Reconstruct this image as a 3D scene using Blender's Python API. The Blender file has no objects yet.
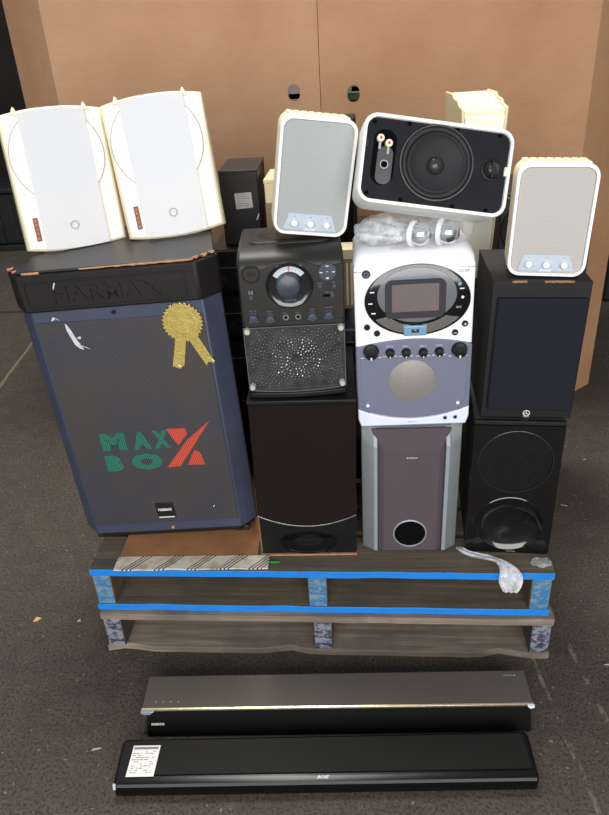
import bpy, bmesh, math, random
from mathutils import Matrix, Vector, Euler, noise
random.seed(7)
PI = math.pi
COL = bpy.context.scene.collection

# ------------------------------------------------------------------ materials
def lin(c):
    return tuple((x / 12.92 if x <= .04045 else ((x + .055) / 1.055) ** 2.4) for x in [v / 255 for v in c]) + (1,)

class Nodes:
    def __init__(s, name):
        s.m = bpy.data.materials.new(name); s.m.use_nodes = True
        s.t = s.m.node_tree; s.n = s.t.nodes; s.p = s.n['Principled BSDF']; s.out = s.n['Material Output']
        s.tc = s.n.new('ShaderNodeTexCoord'); s.v = s.tc.outputs['Object']
    def link(s, a, b): s.t.links.new(a, b)
    def put(s, sock, val):
        if isinstance(val, bpy.types.NodeSocket): s.link(val, sock)
        else: sock.default_value = val
    def noise(s, scale, detail=3, rough=.55, vec=None, stretch=None, dist=0):
        n = s.n.new('ShaderNodeTexNoise'); n.inputs['Scale'].default_value = scale
        n.inputs['Detail'].default_value = detail; n.inputs['Roughness'].default_value = rough; n.inputs['Distortion'].default_value = dist
        v = vec or s.v
        if stretch:
            mp = s.n.new('ShaderNodeMapping'); mp.inputs['Scale'].default_value = stretch; s.link(v, mp.inputs['Vector']); v = mp.outputs[0]
        s.link(v, n.inputs['Vector']); return n.outputs['Fac']
    def ramp(s, fac, stops, interp='LINEAR'):
        r = s.n.new('ShaderNodeValToRGB'); r.color_ramp.interpolation = interp
        el = r.color_ramp.elements
        while len(el) < len(stops): el.new(.5)
        for e, (p, c) in zip(el, stops):
            e.position = p; e.color = c if len(c) == 4 else tuple(c) + (1,)
        s.link(fac, r.inputs[0]); return r.outputs[0]
    def mix(s, fac, a, b, mode='MIX'):
        m = s.n.new('ShaderNodeMix'); m.data_type = 'RGBA'; m.blend_type = mode
        s.put(m.inputs[0], fac); s.put(m.inputs[6], a); s.put(m.inputs[7], b); return m.outputs[2]
    def math(s, op, a, b=0., c=0.):
        m = s.n.new('ShaderNodeMath'); m.operation = op
        s.put(m.inputs[0], a); s.put(m.inputs[1], b); s.put(m.inputs[2], c); return m.outputs[0]
    def xyz(s, vec=None):
        x = s.n.new('ShaderNodeSeparateXYZ'); s.link(vec or s.v, x.inputs[0]); return x.outputs
    def bump(s, h, strength=.3, dist=.002):
        b = s.n.new('ShaderNodeBump'); b.inputs['Strength'].default_value = strength; b.inputs['Distance'].default_value = dist
        s.link(h, b.inputs['Height']); s.link(b.outputs[0], s.p.inputs['Normal'])

def mat(name, col, rough=.5, metal=0., spec=.5, var=0., vscale=30., bump=0., bscale=200., coat=0., bdist=.001):
    N = Nodes(name); p = N.p
    c = lin(col)
    p.inputs['Roughness'].default_value = rough; p.inputs['Metallic'].default_value = metal
    p.inputs['Specular IOR Level'].default_value = spec; p.inputs['Coat Weight'].default_value = coat
    p.inputs['Coat Roughness'].default_value = .08
    f = N.noise(vscale, 4)
    lo = tuple(x * (1 - var) for x in c[:3]) + (1,); hi = tuple(min(1, x * (1 + var)) for x in c[:3]) + (1,)
    N.link(N.ramp(f, [(.3, lo), (.7, hi)]), p.inputs['Base Color'])
    if bump: N.bump(N.noise(bscale, 2), bump, bdist)
    return N.m

def perforated(name, bar, hole, pitch=.004, thr=.25, rough=.6, metal=.0, var=.25, tint=None, tint_circle=None):
    """punched sheet: holes in a hexagonal grid"""
    N = Nodes(name); p = N.p; X = N.xyz()
    k = 2 * PI / pitch
    a = N.math('COSINE', N.math('MULTIPLY', X[0], k))
    b = N.math('COSINE', N.math('MULTIPLY', X[2], k / 1.732))
    d = N.math('MULTIPLY', a, b)
    m = N.math('GREATER_THAN', d, thr)
    big = N.noise(9, 4, .6)
    c1 = lin(bar); base = N.mix(big, tuple(x * (1 - var) for x in c1[:3]) + (1,), tuple(x * (1 + var) for x in c1[:3]) + (1,))
    if tint: base = N.mix(N.ramp(N.noise(5, 3), [(.4, (0, 0, 0)), (.62, (1, 1, 1))]), base, lin(tint))
    if tint_circle:
        cx, cz, r, tc = tint_circle
        dx = N.math('SUBTRACT', X[0], cx); dz = N.math('SUBTRACT', X[2], cz)
        rr = N.math('SQRT', N.math('ADD', N.math('MULTIPLY', dx, dx), N.math('MULTIPLY', dz, dz)))
        msk = N.ramp(rr, [(r * .92, (1, 1, 1)), (r, (0, 0, 0))])
        base = N.mix(msk, base, lin(tc))
    N.link(N.mix(m, base, lin(hole)), p.inputs['Base Color'])
    p.inputs['Roughness'].default_value = rough; p.inputs['Metallic'].default_value = metal
    return N.m

def wood(name, a, b, grain=(2, 60, 60), rough=.85, dirt=None, bump=.5):
    N = Nodes(name); p = N.p
    oi = N.n.new('ShaderNodeObjectInfo')
    off = N.n.new('ShaderNodeVectorMath'); off.operation = 'MULTIPLY_ADD'
    cmb = N.n.new('ShaderNodeCombineXYZ')
    for i in range(3): N.link(oi.outputs['Random'], cmb.inputs[i])
    N.link(cmb.outputs[0], off.inputs[0]); off.inputs[1].default_value = (37, 11, 23); N.link(N.v, off.inputs[2])
    g = N.noise(1, 6, .65, vec=off.outputs[0], stretch=grain, dist=.6)
    col = N.ramp(g, [(.25, lin(a)), (.75, lin(b))])
    bl = N.noise(7, 4, .6, vec=off.outputs[0])
    col = N.mix(N.ramp(bl, [(.45, (0, 0, 0)), (.75, (1, 1, 1))]), col, lin(dirt or a))
    N.link(col, p.inputs['Base Color']); p.inputs['Roughness'].default_value = rough
    N.bump(g, bump, .003); return N.m

M = {}
M['black_plastic'] = mat('black_plastic', (24, 23, 23), .5, spec=.3, var=.2, bump=.1, bscale=900)
M['black_satin'] = mat('black_satin', (18, 18, 20), .38, spec=.35, var=.2)
M['gloss_black'] = mat('gloss_black', (10, 10, 12), .12, var=.1, coat=.5)
M['matte_black'] = mat('matte_black', (17, 16, 17), .85, spec=.2, var=.3, vscale=60)
M['hole'] = mat('hole_black', (5, 5, 5), .9, spec=.1)
M['rubber'] = mat('rubber_black', (22, 22, 23), .6, var=.2)
M['cone'] = mat('cone_black', (40, 39, 41), .65, spec=.25, var=.25, vscale=12)
M['baffle_black'] = mat('baffle_black', (27, 26, 31), .75, spec=.2, var=.2)
M['warm_white'] = mat('warm_white_plastic', (246, 240, 224), .4, var=.02)
M['bar_gloss'] = mat('bar_gloss_black', (9, 9, 11), .22, spec=.22, var=.1)
M['stud'] = mat('shiny_stud', (210, 208, 200), .15, 1.)
M['pale_screw'] = mat('pale_screw', (196, 192, 182), .4, .2)
M['dome'] = mat('dome_grey', (48, 47, 47), .3, var=.2)
M['chrome'] = mat('chrome', (215, 215, 220), .1, 1.)
M['steel'] = mat('steel_screw', (176, 176, 178), .3, .8, var=.15)
M['silver'] = mat('silver_paint', (150, 158, 164), .4, .25, var=.05)
M['silver_side'] = mat('silver_side', (104, 109, 109), .5, .15, var=.05)  # darker silver, shade of the subwoofer's slanted sides put into the colour
M['white'] = mat('white_plastic', (236, 236, 240), .35, var=.02)
M['rim_white'] = mat('rim_white_plastic', (238, 237, 233), .4, var=.02)
M['cream'] = mat('cream_plastic', (240, 229, 198), .45, var=.03)
M['aged_cream'] = mat('aged_cream_plastic', (226, 212, 170), .5, var=.05, vscale=9)
M['knob_white'] = mat('knob_white', (236, 238, 236), .35)
M['panel_blue'] = mat('pale_blue_grey', (176, 188, 200), .45, var=.04)
M['ink'] = mat('white_ink', (215, 215, 215), .6)
M['ink_grey'] = mat('grey_ink', (120, 120, 125), .6)
M['ink_black'] = mat('black_ink', (40, 40, 44), .6)
M['ink_light'] = mat('pale_ink', (226, 232, 238), .6)
M['red_ink'] = mat('red_ink', (190, 40, 30), .5)
M['scratch'] = mat('pale_scuff', (196, 196, 198), .8, var=.2, vscale=90)
M['chip'] = mat('chipped_board', (176, 128, 92), .9, var=.3, vscale=120)
M['blue_steel'] = mat('blue_grey_steel', (56, 63, 82), .5, var=.14, vscale=8, bump=.1, bscale=400)
M['header'] = mat('header_black', (28, 26, 25), .55, spec=.25, var=.18, vscale=14, bump=.25, bscale=500)
M['vinyl'] = mat('black_vinyl', (27, 25, 24), .42, var=.5, vscale=9, bump=.35, bscale=600)
M['gold'] = mat('gold_foil', (176, 156, 84), .5, .35, var=.16, vscale=70, bump=.8, bscale=260, bdist=.002)
M['gold_pale'] = mat('gold_foil_edge', (232, 208, 140), .3, .6)
M['green_ink'] = perforated('green_print', (30, 112, 92), (14, 26, 24), .0056, .3, .7)
M['red_print'] = perforated('red_print', (196, 72, 50), (60, 22, 18), .0056, .42, .7, var=.08)
M['big_grille'] = perforated('big_grille', (62, 62, 72), (16, 16, 18), .0056, .2, .6, tint=(72, 65, 61))
M['sat_grille'] = perforated('grey_grille', (172, 176, 174), (112, 116, 116), .003, .2, .55, var=.03)
M['sat_grille_warm'] = perforated('warm_grey_grille', (186, 182, 176), (140, 136, 132), .003, .2, .55, var=.03)
M['out_grille'] = perforated('pale_grille', (222, 220, 220), (176, 176, 180), .003, .3, .5, var=.02, tint_circle=(-.002, .205, .098, (217, 219, 222)))
M['brown_cloth'] = mat('brown_black_cloth', (28, 21, 19), .95, spec=.12, var=.2, vscale=500, bump=.3, bscale=1500)
M['grey_cloth'] = mat('grey_brown_cloth', (82, 74, 78), .9, spec=.15, var=.12, vscale=900, bump=.2, bscale=1500)
M['navy_cloth'] = mat('blue_black_cloth', (31, 32, 39), .9, spec=.15, var=.2, vscale=700, bump=.2, bscale=1500)
M['black_ash'] = wood('black_ash_veneer', (25, 23, 22), (40, 37, 34), (40, 40, 4), .6, bump=.15)
M['cherry'] = wood('cherry_veneer', (150, 104, 74), (186, 138, 104), (40, 40, 4), .5, bump=.1)
M['red_wood'] = wood('red_veneer', (88, 46, 26), (122, 70, 40), (40, 40, 4), .5, bump=.1)
M['dark_metal'] = mat('dark_metal', (24, 24, 26), .4, .4, var=.2)
M['kar_body'] = mat('charcoal_plastic', (35, 33, 30), .45, spec=.35, var=.15, vscale=20, bump=.08, bscale=900)
M['kar_blue'] = mat('blue_grey_knob', (58, 64, 76), .35, var=.15)
M['kar_dial'] = mat('dial_black', (20, 20, 22), .15, coat=.6)
M['led_red'] = mat('dark_red_display', (62, 34, 36), .3, var=.3, vscale=200)
M['scale'] = mat('dial_scale', (190, 200, 205), .5)
M['lilac_grey'] = perforated('lilac_grey_grille', (118, 122, 142), (104, 107, 124), .003, .1, .45, metal=.15, var=.04)
M['lilac'] = mat('lilac_grey_plastic', (112, 117, 138), .4, .15, var=.03)
M['lav_white'] = mat('lavender_white_plastic', (214, 220, 238), .35, var=.02)
M['spk_disc'] = perforated('speaker_disc', (172, 166, 160), (84, 80, 78), .0034, .0, .5, metal=.2, var=.05)
M['bezel'] = mat('bezel_grey', (104, 108, 112), .25, var=.08, coat=.4)
M['bezel_dark'] = mat('bezel_dark', (56, 54, 60), .2, coat=.5)
M['screen'] = mat('screen_off', (108, 98, 98), .2, var=.12, vscale=10, coat=.6)
M['dock'] = mat('dock_blue', (120, 160, 190), .3, .2)
M['label'] = mat('white_label', (226, 222, 216), .7, var=.04)
M['label_grey'] = mat('grey_label', (170, 168, 168), .7, var=.2, vscale=160)
M['brushed'] = mat('brushed_dark_top', (92, 84, 72), .42, .15, var=.1, vscale=4)
M['bar_front'] = mat('bar_cloth', (14, 14, 12), .85, spec=.12, var=.25, vscale=600)
M['gold_line'] = mat('champagne_strip', (206, 192, 160), .25, .8)
M['bar_top'] = mat('bar_top_black', (20, 19, 16), .6, spec=.2, var=.2, vscale=500)
M['green_plastic'] = mat('green_plastic', (58, 88, 40), .5, var=.4, vscale=20)
M['white_bag'] = mat('white_sheet', (238, 240, 246), .6, var=.05)
M['brown_paper'] = mat('brown_board', (150, 104, 66), .85, var=.18, vscale=14, bump=.2)
M['tan_box'] = mat('tan_board', (150, 130, 104), .8, var=.12)
M['leaf'] = mat('dry_leaf', (206, 168, 104), .8)
M['grit'] = mat('pale_grit', (170, 165, 155), .9)
M['bin'] = mat('dark_bin_plastic', (26, 25, 25), .5, var=.4, vscale=8)
M['green_tape'] = mat('green_tape', (40, 168, 76), .5)
M['wall_dark'] = mat('dark_wall', (34, 29, 26), .9, var=.3, vscale=2)
M['orange_label'] = mat('dark_red_label', (120, 44, 34), .5, var=.3, vscale=150)
M['deck'] = wood('weathered_deck', (62, 57, 48), (118, 104, 84), dirt=(66, 68, 62), grain=(2, 50, 50))
M['old_deck'] = wood('grey_deck', (84, 74, 66), (164, 146, 126), dirt=(98, 90, 84), grain=(2, 50, 50))
M['stringer'] = wood('stringer_wood', (76, 62, 48), (126, 104, 76), dirt=(60, 56, 52), grain=(50, 2, 50))
M['old_stringer'] = wood('old_stringer_wood', (60, 52, 50), (92, 84, 84), dirt=(70, 72, 84), grain=(50, 2, 50))

def blue_paint(name, worn, col=(8, 132, 226), under=(96, 80, 62), dark=None):
    N = Nodes(name); p = N.p
    c = N.mix(N.noise(30, 4), lin(col), tuple(x * .72 for x in lin(col)[:3]) + (1,))
    f = N.ramp(N.noise(64, 6, .75, stretch=(.7, 1, 1)), [(worn - .04, (1, 1, 1)), (worn + .04, (0, 0, 0))])
    N.link(N.mix(f, c, lin(under)), p.inputs['Base Color']); p.inputs['Roughness'].default_value = .6
    N.bump(N.noise(60, 4), .4, .003); return N.m
M['blue_edge'] = blue_paint('blue_painted_edge', .38)
M['blue_edge_worn'] = blue_paint('blue_painted_edge_worn', .46)
M['blue_end'] = blue_paint('blue_painted_end', .47, (52, 122, 168), (120, 132, 138))
M['grey_end'] = blue_paint('grey_stamped_end', .5, (58, 62, 82), (128, 130, 140))

# striped paper flap
def striped():
    N = Nodes('striped_paper'); X = N.xyz(); p = N.p
    d = N.math('ADD', X[0], N.math('MULTIPLY', X[1], -.9))
    big = N.math('FRACT', N.math('MULTIPLY', d, 1 / .082))
    grp = N.math('LESS_THAN', big, .42)
    fine = N.math('GREATER_THAN', N.math('FRACT', N.math('MULTIPLY', d, 1 / .0105)), .62)
    m = N.math('MULTIPLY', grp, fine)
    base = N.mix(N.ramp(N.noise(22, 4), [(.48, (0, 0, 0)), (.7, (1, 1, 1))]), lin((206, 198, 180)), lin((168, 142, 108)))
    N.link(N.mix(m, base, lin((44, 38, 34))), p.inputs['Base Color']); p.inputs['Roughness'].default_value = .8
    return N.m
M['striped'] = striped()

def cardboard(name, a, b):
    N = Nodes(name); p = N.p; X = N.xyz()
    n1 = N.noise(3.0, 5, .6); n2 = N.noise(60, 3, .6, stretch=(.3, 1, 2))
    col = N.mix(N.ramp(n1, [(.3, (0, 0, 0)), (.75, (1, 1, 1))]), lin(a), lin(b))
    col = N.mix(N.math('MULTIPLY', n2, .22), col, lin((134, 92, 62)))
    # a few scuffs and small dark nicks
    nick = N.ramp(N.noise(26, 2, .5, stretch=(.5, 1, 2.2)), [(.74, (0, 0, 0)), (.8, (1, 1, 1))])
    col = N.mix(N.math('MULTIPLY', nick, .35), col, lin((110, 74, 50)))
    N.link(col, p.inputs['Base Color']); p.inputs['Roughness'].default_value = .75
    flute = N.math('SINE', N.math('MULTIPLY', X[2], 2 * PI / .008))
    h = N.math('ADD', N.math('MULTIPLY', N.noise(9, 4, .5, stretch=(1, 1, 1.5)), .5), N.math('MULTIPLY', flute, .012))
    N.bump(h, .5, .012); return N.m
M['card'] = cardboard('corrugated_cardboard', (184, 139, 104), (202, 158, 121))
M['card_b'] = cardboard('corrugated_cardboard_darker', (176, 130, 92), (196, 152, 114))

def floor_mat():
    N = Nodes('worn_concrete_floor'); p = N.p; X = N.xyz()
    n1 = N.noise(1.1, 5, .6); n2 = N.noise(14, 6, .75); n3 = N.noise(140, 3, .8)
    col = N.ramp(n1, [(.3, lin((62, 60, 54))), (.7, lin((84, 73, 61)))])
    col = N.mix(N.ramp(n2, [(.35, (0, 0, 0)), (.8, (1, 1, 1))]), col, lin((98, 87, 74)))
    col = N.mix(N.ramp(n3, [(.38, (1, 1, 1)), (.52, (0, 0, 0))]), col, lin((46, 42, 37)))
    # grit
    col = N.mix(N.ramp(N.noise(95, 1, .4), [(.72, (0, 0, 0)), (.76, (1, 1, 1))]), col, lin((128, 118, 104)))
    # joints between slabs: one running away, one across
    def line(dx, w): return N.math('LESS_THAN', N.math('ABSOLUTE', dx), w)
    wob = N.math('MULTIPLY', N.math('SUBTRACT', N.noise(6, 4), .5), .03)
    a = N.math('ADD', N.math('ADD', X[0], 1.85), wob)
    l1 = line(N.math('ADD', a, N.math('MULTIPLY', N.math('SUBTRACT', X[1], 3.2), .13)), .008)
    l2 = line(N.math('ADD', N.math('SUBTRACT', X[1], 4.0), wob), .02)
    col = N.mix(N.math('MULTIPLY', l1, .55), col, lin((150, 132, 96)))
    col = N.mix(N.math('MULTIPLY', l2, .6), col, lin((24, 23, 22)))
    # scraped pale tracks, front right
    t1 = N.math('ADD', N.math('SUBTRACT', X[0], .56), N.math('MULTIPLY', N.math('SUBTRACT', X[1], 1.1), .12))
    trk = N.math('ADD', line(N.math('ADD', t1, N.math('MULTIPLY', wob, .5)), .006), line(N.math('ADD', N.math('ADD', t1, .11), N.math('MULTIPLY', wob, .4)), .005))
    brk = N.ramp(N.noise(12, 4, .7), [(.5, (0, 0, 0)), (.6, (1, 1, 1))])
    near = N.math('LESS_THAN', X[1], 1.6)
    trk = N.math('MULTIPLY', N.math('MULTIPLY', trk, brk), N.math('MULTIPLY', near, .55))
    col = N.mix(trk, col, lin((150, 138, 122)))
    N.link(col, p.inputs['Base Color']); p.inputs['Specular IOR Level'].default_value = .3
    N.link(N.ramp(n2, [(.3, (.6, .6, .6)), (.7, (.85, .85, .85))]), p.inputs['Roughness'])
    N.bump(N.math('ADD', N.noise(90, 5, .75), N.math('MULTIPLY', N.noise(9, 3), .6)), .6, .006); return N.m
M['floor'] = floor_mat()

def film(name, alpha, rough=.15):
    """thin clear or milky plastic sheet"""
    N = Nodes(name)
    tr = N.n.new('ShaderNodeBsdfTransparent'); mx = N.n.new('ShaderNodeMixShader')
    N.p.inputs['Base Color'].default_value = (.85, .87, .9, 1); N.p.inputs['Roughness'].default_value = rough
    N.p.inputs['Coat Weight'].default_value = .6
    N.link(N.ramp(N.noise(40, 4, .7), [(.3, (alpha * .35,) * 3), (.75, (min(1, alpha * 1.7),) * 3)]), mx.inputs[0])
    N.link(tr.outputs[0], mx.inputs[1]); N.link(N.p.outputs[0], mx.inputs[2]); N.link(mx.outputs[0], N.out.inputs[0])
    N.bump(N.noise(60, 3), .5, .004)
    return N.m
M['bag'] = film('clear_bag', .19, .12); M['wrap'] = film('milky_wrap', .5, .3); M['acrylic'] = film('clear_acrylic', .022, .05)

# ------------------------------------------------------------------ mesh builder
class B:
    def __init__(s): s.bm = bmesh.new(); s.mi = 0
    def faces(s, vs, fs):
        V = [s.bm.verts.new(v) for v in vs]; out = []
        for f in fs:
            try: fc = s.bm.faces.new([V[i] for i in f])
            except ValueError: continue
            fc.material_index = s.mi; out.append(fc)
        return V
    def box(s, x0, x1, y0, y1, z0, z1):
        s.faces([(x, y, z) for x in (x0, x1) for y in (y0, y1) for z in (z0, z1)],
                [(0, 1, 3, 2), (4, 6, 7, 5), (0, 4, 5, 1), (2, 3, 7, 6), (0, 2, 6, 4), (1, 5, 7, 3)]); return s
    def loft(s, loops, cap0=True, cap1=True, closed=True):
        n = len(loops[0]); vs = [p for l in loops for p in l]; fs = []
        for k in range(len(loops) - 1):
            for i in range(n if closed else n - 1):
                j = (i + 1) % n; fs.append((k * n + i, k * n + j, (k + 1) * n + j, (k + 1) * n + i))
        if cap0: fs.append(tuple(range(n)))
        if cap1: fs.append(tuple((len(loops) - 1) * n + i for i in reversed(range(n))))
        s.faces(vs, fs); return s
    def prism(s, pts, y0, y1):          # outline in x,z pushed along y
        return s.loft([[(x, y0, z) for x, z in pts], [(x, y1, z) for x, z in pts]])
    def prismz(s, pts, z0, z1):         # outline in x,y pushed along z
        return s.loft([[(x, y, z0) for x, y in pts], [(x, y, z1) for x, y in pts]])
    def prismx(s, pts, x0, x1):         # outline in y,z pushed along x
        return s.loft([[(x0, y, z) for y, z in pts], [(x1, y, z) for y, z in pts]])
    def ring(s, outer, inner, y0, y1):  # outline with a hole, same point count
        return s.loft([[(x, y0, z) for x, z in outer], [(x, y1, z) for x, z in outer], [(x, y1, z) for x, z in inner], [(x, y0, z) for x, z in inner],
                       [(x, y0, z) for x, z in outer]], False, False)
    def lathe(s, prof, o=(0, 0, 0), axis='y', seg=40, cap0=False, cap1=False):
        L = []
        for r, t in prof:
            l = []
            for i in range(seg):
                a = 2 * PI * i / seg; c, d = r * math.cos(a), r * math.sin(a)
                if axis == 'y': l.append((o[0] + c, o[1] + t, o[2] + d))
                elif axis == 'z': l.append((o[0] + c, o[1] + d, o[2] + t))
                else: l.append((o[0] + t, o[1] + c, o[2] + d))
            L.append(l)
        return s.loft(L, cap0, cap1)
    def cyl(s, o, r, y0, y1, seg=28, r1=None):
        return s.lathe([(r, y0), (r1 or r, y1)], o, 'y', seg, True, True)
    def ball(s, o, r, seg=16, flat=1.):
        m = Matrix.Translation(o) @ Matrix.Diagonal((r, r * flat, r, 1))
        n0 = len(s.bm.faces)
        bmesh.ops.create_uvsphere(s.bm, u_segments=seg, v_segments=max(4, seg // 2), radius=1, matrix=m)
        s.bm.faces.ensure_lookup_table()
        for f in s.bm.faces[n0:]: f.material_index = s.mi
        return s
    def tube(s, pts, r, seg=8):
        L = []; n = len(pts)
        for i, p in enumerate(pts):
            p = Vector(p); d = (Vector(pts[min(i + 1, n - 1)]) - Vector(pts[max(i - 1, 0)])).normalized()
            u = d.orthogonal().normalized() if i == 0 else (u - d * u.dot(d)).normalized()
            w = d.cross(u); L.append([tuple(p + u * r * math.cos(2 * PI * k / seg) + w * r * math.sin(2 * PI * k / seg)) for k in range(seg)])
        return s.loft(L)
    def text(s, body, cx, cz, size, y, width=None, italic=0., bold=0., depth=.0006, rot=0.):
        cu = bpy.data.curves.new('t', 'FONT'); cu.body = body; cu.size = 1; cu.extrude = 0; cu.offset = bold; cu.align_x = 'LEFT'; cu.shear = italic
        cu.resolution_u = 2
        ob = bpy.data.objects.new('t', cu); me = bpy.data.meshes.new_from_object(ob)
        xs = [v.co.x for v in me.vertices]; ys = [v.co.y for v in me.vertices]
        x0, x1, y0, y1 = min(xs), max(xs), min(ys), max(ys)
        sx = sz = size / (y1 - y0)
        if width: sx = width / (x1 - x0)
        cr, sr = math.cos(rot), math.sin(rot)
        V = []
        for v in me.vertices:
            a = (v.co.x - (x0 + x1) / 2) * sx; b = (v.co.y - (y0 + y1) / 2) * sz
            V.append(s.bm.verts.new((cx + a * cr - b * sr, y, cz + a * sr + b * cr)))
        new = []
        for p in me.polygons:
            try: f = s.bm.faces.new([V[i] for i in p.vertices]); f.material_index = s.mi; new.append(f)
            except ValueError: pass
        r = bmesh.ops.extrude_face_region(s.bm, geom=new)
        for g in r['geom']:
            if isinstance(g, bmesh.types.BMVert): g.co.y -= depth
        bpy.data.objects.remove(ob); bpy.data.meshes.remove(me); bpy.data.curves.remove(cu); return s
    def build(s, name, mats, parent=None, bev=0., smooth=None, seg=2, loc=None, M4=None):
        bm = s.bm
        bmesh.ops.recalc_face_normals(bm, faces=bm.faces[:])
        if M4 is not None: bm.transform(M4)
        me = bpy.data.meshes.new(name); bm.to_mesh(me); bm.free()
        for m in (mats if isinstance(mats, (list, tuple)) else [mats]): me.materials.append(M[m] if isinstance(m, str) else m)
        ob = bpy.data.objects.new(name, me); COL.objects.link(ob)
        if parent is not None: ob.parent = parent
        if loc: ob.location = loc
        if bev:
            b = ob.modifiers.new('bevel', 'BEVEL'); b.width = bev; b.segments = seg; b.limit_method = 'ANGLE'; b.angle_limit = math.radians(40)
            b.harden_normals = False
        if smooth is not None or bev:
            try: me.shade_smooth()
            except AttributeError: pass
            try: me.set_sharp_from_angle(angle=math.radians(smooth or 35))
            except AttributeError: pass
        return ob

def rr(cx, cz, w, h, r, n=6):           # rounded rectangle outline
    out = []
    for (sx, sz, a0) in ((1, 1, 0), (-1, 1, 90), (-1, -1, 180), (1, -1, 270)):
        for k in range(n + 1):
            a = math.radians(a0 + 90 * k / n)
            out.append((cx + sx * (w / 2 - r) + r * math.cos(a), cz + sz * (h / 2 - r) + r * math.sin(a)))
    return out
def circ(cx, cz, rx, rz=None, n=40, a0=0, a1=360):
    rz = rz or rx; full = abs(a1 - a0) >= 360
    return [(cx + rx * math.cos(math.radians(a0 + (a1 - a0) * k / (n if full else n - 1))), cz + rz * math.sin(math.radians(a0 + (a1 - a0) * k / (n if full else n - 1)))) for k in range(n)]

def thing(name, label, cat, pos=(0, 0, 0), yaw=0, pitch=0, roll=0, group=None):
    o = bpy.data.objects.new(name, None); COL.objects.link(o); o.empty_display_size = .05
    R = Matrix.Rotation(math.radians(yaw), 4, 'Z') @ Matrix.Rotation(math.radians(pitch), 4, 'X') @ Matrix.Rotation(math.radians(roll), 4, 'Y')
    o.matrix_world = Matrix.Translation(pos) @ R
    o['label'] = label; o['category'] = cat
    if group: o['group'] = group
    return o
def tag(o, label, cat, group=None):
    o['label'] = label; o['category'] = cat
    if group: o['group'] = group
    return o
def structure(o): o['kind'] = 'structure'; return o
def plabel(o, label): o['label'] = label; return o
def copy_tree(o, parent=None):
    c = o.copy(); COL.objects.link(c)
    if parent is not None:
        c.parent = parent; c.matrix_parent_inverse = o.matrix_parent_inverse.copy()
    for ch in list(o.children): copy_tree(ch, c)
    return c
def place(o, pos, yaw=0, pitch=0, roll=0):
    R = Matrix.Rotation(math.radians(yaw), 4, 'Z') @ Matrix.Rotation(math.radians(pitch), 4, 'X') @ Matrix.Rotation(math.radians(roll), 4, 'Y')
    o.matrix_world = Matrix.Translation(pos) @ R

# ------------------------------------------------------------------ setting
fl = B().box(-7, 7, -3.2, 8.2, -.1, 0).build('floor', 'floor'); structure(fl)
structure(B().box(-7, 7, 8, 8.2, 0, 4.2).build('wall_back', 'wall_dark'))
structure(B().box(-7.2, -7, -3.2, 8.2, 0, 4.2).build('wall_left', 'wall_dark'))
structure(B().box(7, 7.2, -3.2, 8.2, 0, 4.2).build('wall_right', 'wall_dark'))

# ------------------------------------------------------------------ gaylord boxes behind
def board_box(name, label, outer, x0, x1, yf, holes, side, m, h, seed):
    """tall corrugated box: front panel with hand holes, slanted corner panel, side and back panels"""
    t = thing(name, label, 'cardboard box', ((x0 + x1) / 2, yf, 0), group='tall cardboard boxes behind the pallets')
    cx = (x0 + x1) / 2; a, b = x0 - cx, x1 - cx; th = .012
    bb = B(); f = bb.bm
    # front panel as a grid with stadium holes
    xs = [a]; 
    H = sorted(hx - cx for hx, hz in holes)
    hw, hh = .0215, .0285
    if holes:
        hx = holes[0][0] - cx; hz = holes[0][1]
        n = 8
        hole = [(hx + hw * math.cos(math.radians(k)), hz + (hh - hw) * 1 + hw * math.sin(math.radians(k))) for k in range(0, 181, 20)] + \
               [(hx + hw * math.cos(math.radians(k)), hz - (hh - hw) + hw * math.sin(math.radians(k))) for k in range(180, 361, 20)]
        outer_p = []
        # match the outer rectangle to the hole points by direction
        for (px, pz) in hole:
            d = Vector((px - hx, pz - hz)); d.normalize()
            tx = ((b - hx) if d.x > 0 else (a - hx)) / d.x if abs(d.x) > 1e-6 else 1e9
            tz = ((h - hz) if d.y > 0 else (0 - hz)) / d.y if abs(d.y) > 1e-6 else 1e9
            k = min(tx, tz); outer_p.append([hx + d.x * k, hz + d.y * k])
        for c in ((a, 0), (a, h), (b, 0), (b, h)):
            j = min(range(len(outer_p)), key=lambda i: (outer_p[i][0] - c[0]) ** 2 + (outer_p[i][1] - c[1]) ** 2); outer_p[j] = list(c)
        bb.ring(outer_p, hole, 0, th)
    else: bb.box(a, b, 0, th, 0, h)
    bb.build('front_panel', m, t)
    s = -1 if side == 'l' else 1; e = a if side == 'l' else b; o = b if side == 'l' else a
    c0 = (e, 0); c1 = (e + s * .215, .19)
    B().prismz([c0, c1, (c1[0] - s * .012, c1[1] + .006), (c0[0] - s * .004, .014)], 0, h).build('corner_panel', m, t)
    B().box(min(c1[0], c1[0] - s * th), max(c1[0], c1[0] - s * th), c1[1], 1.05, 0, h).build('side_panel', m, t)
    B().box(min(o, o - s * -th), max(o, o + s * th), .013, 1.05, 0, h).build('side_panel', m, t)
    B().box(min(o, c1[0]), max(o, c1[0]), 1.05, 1.05 + th, 0, h).build('back_panel', m, t)
    return t
board_box('cardboard_box', 'tall plain cardboard box behind the pair of tilted white speakers, left of the seam', None, -1.11, -.1485, 2.68, [(-.2415, 1.2785)], 'l', 'card', 1.66, 1)
board_box('cardboard_box', 'tall dented cardboard box behind the cream speaker, right of the seam', None, -.1465, .79, 2.68, [(-.03, 1.2645)], 'r', 'card_b', 1.66, 2)
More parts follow.
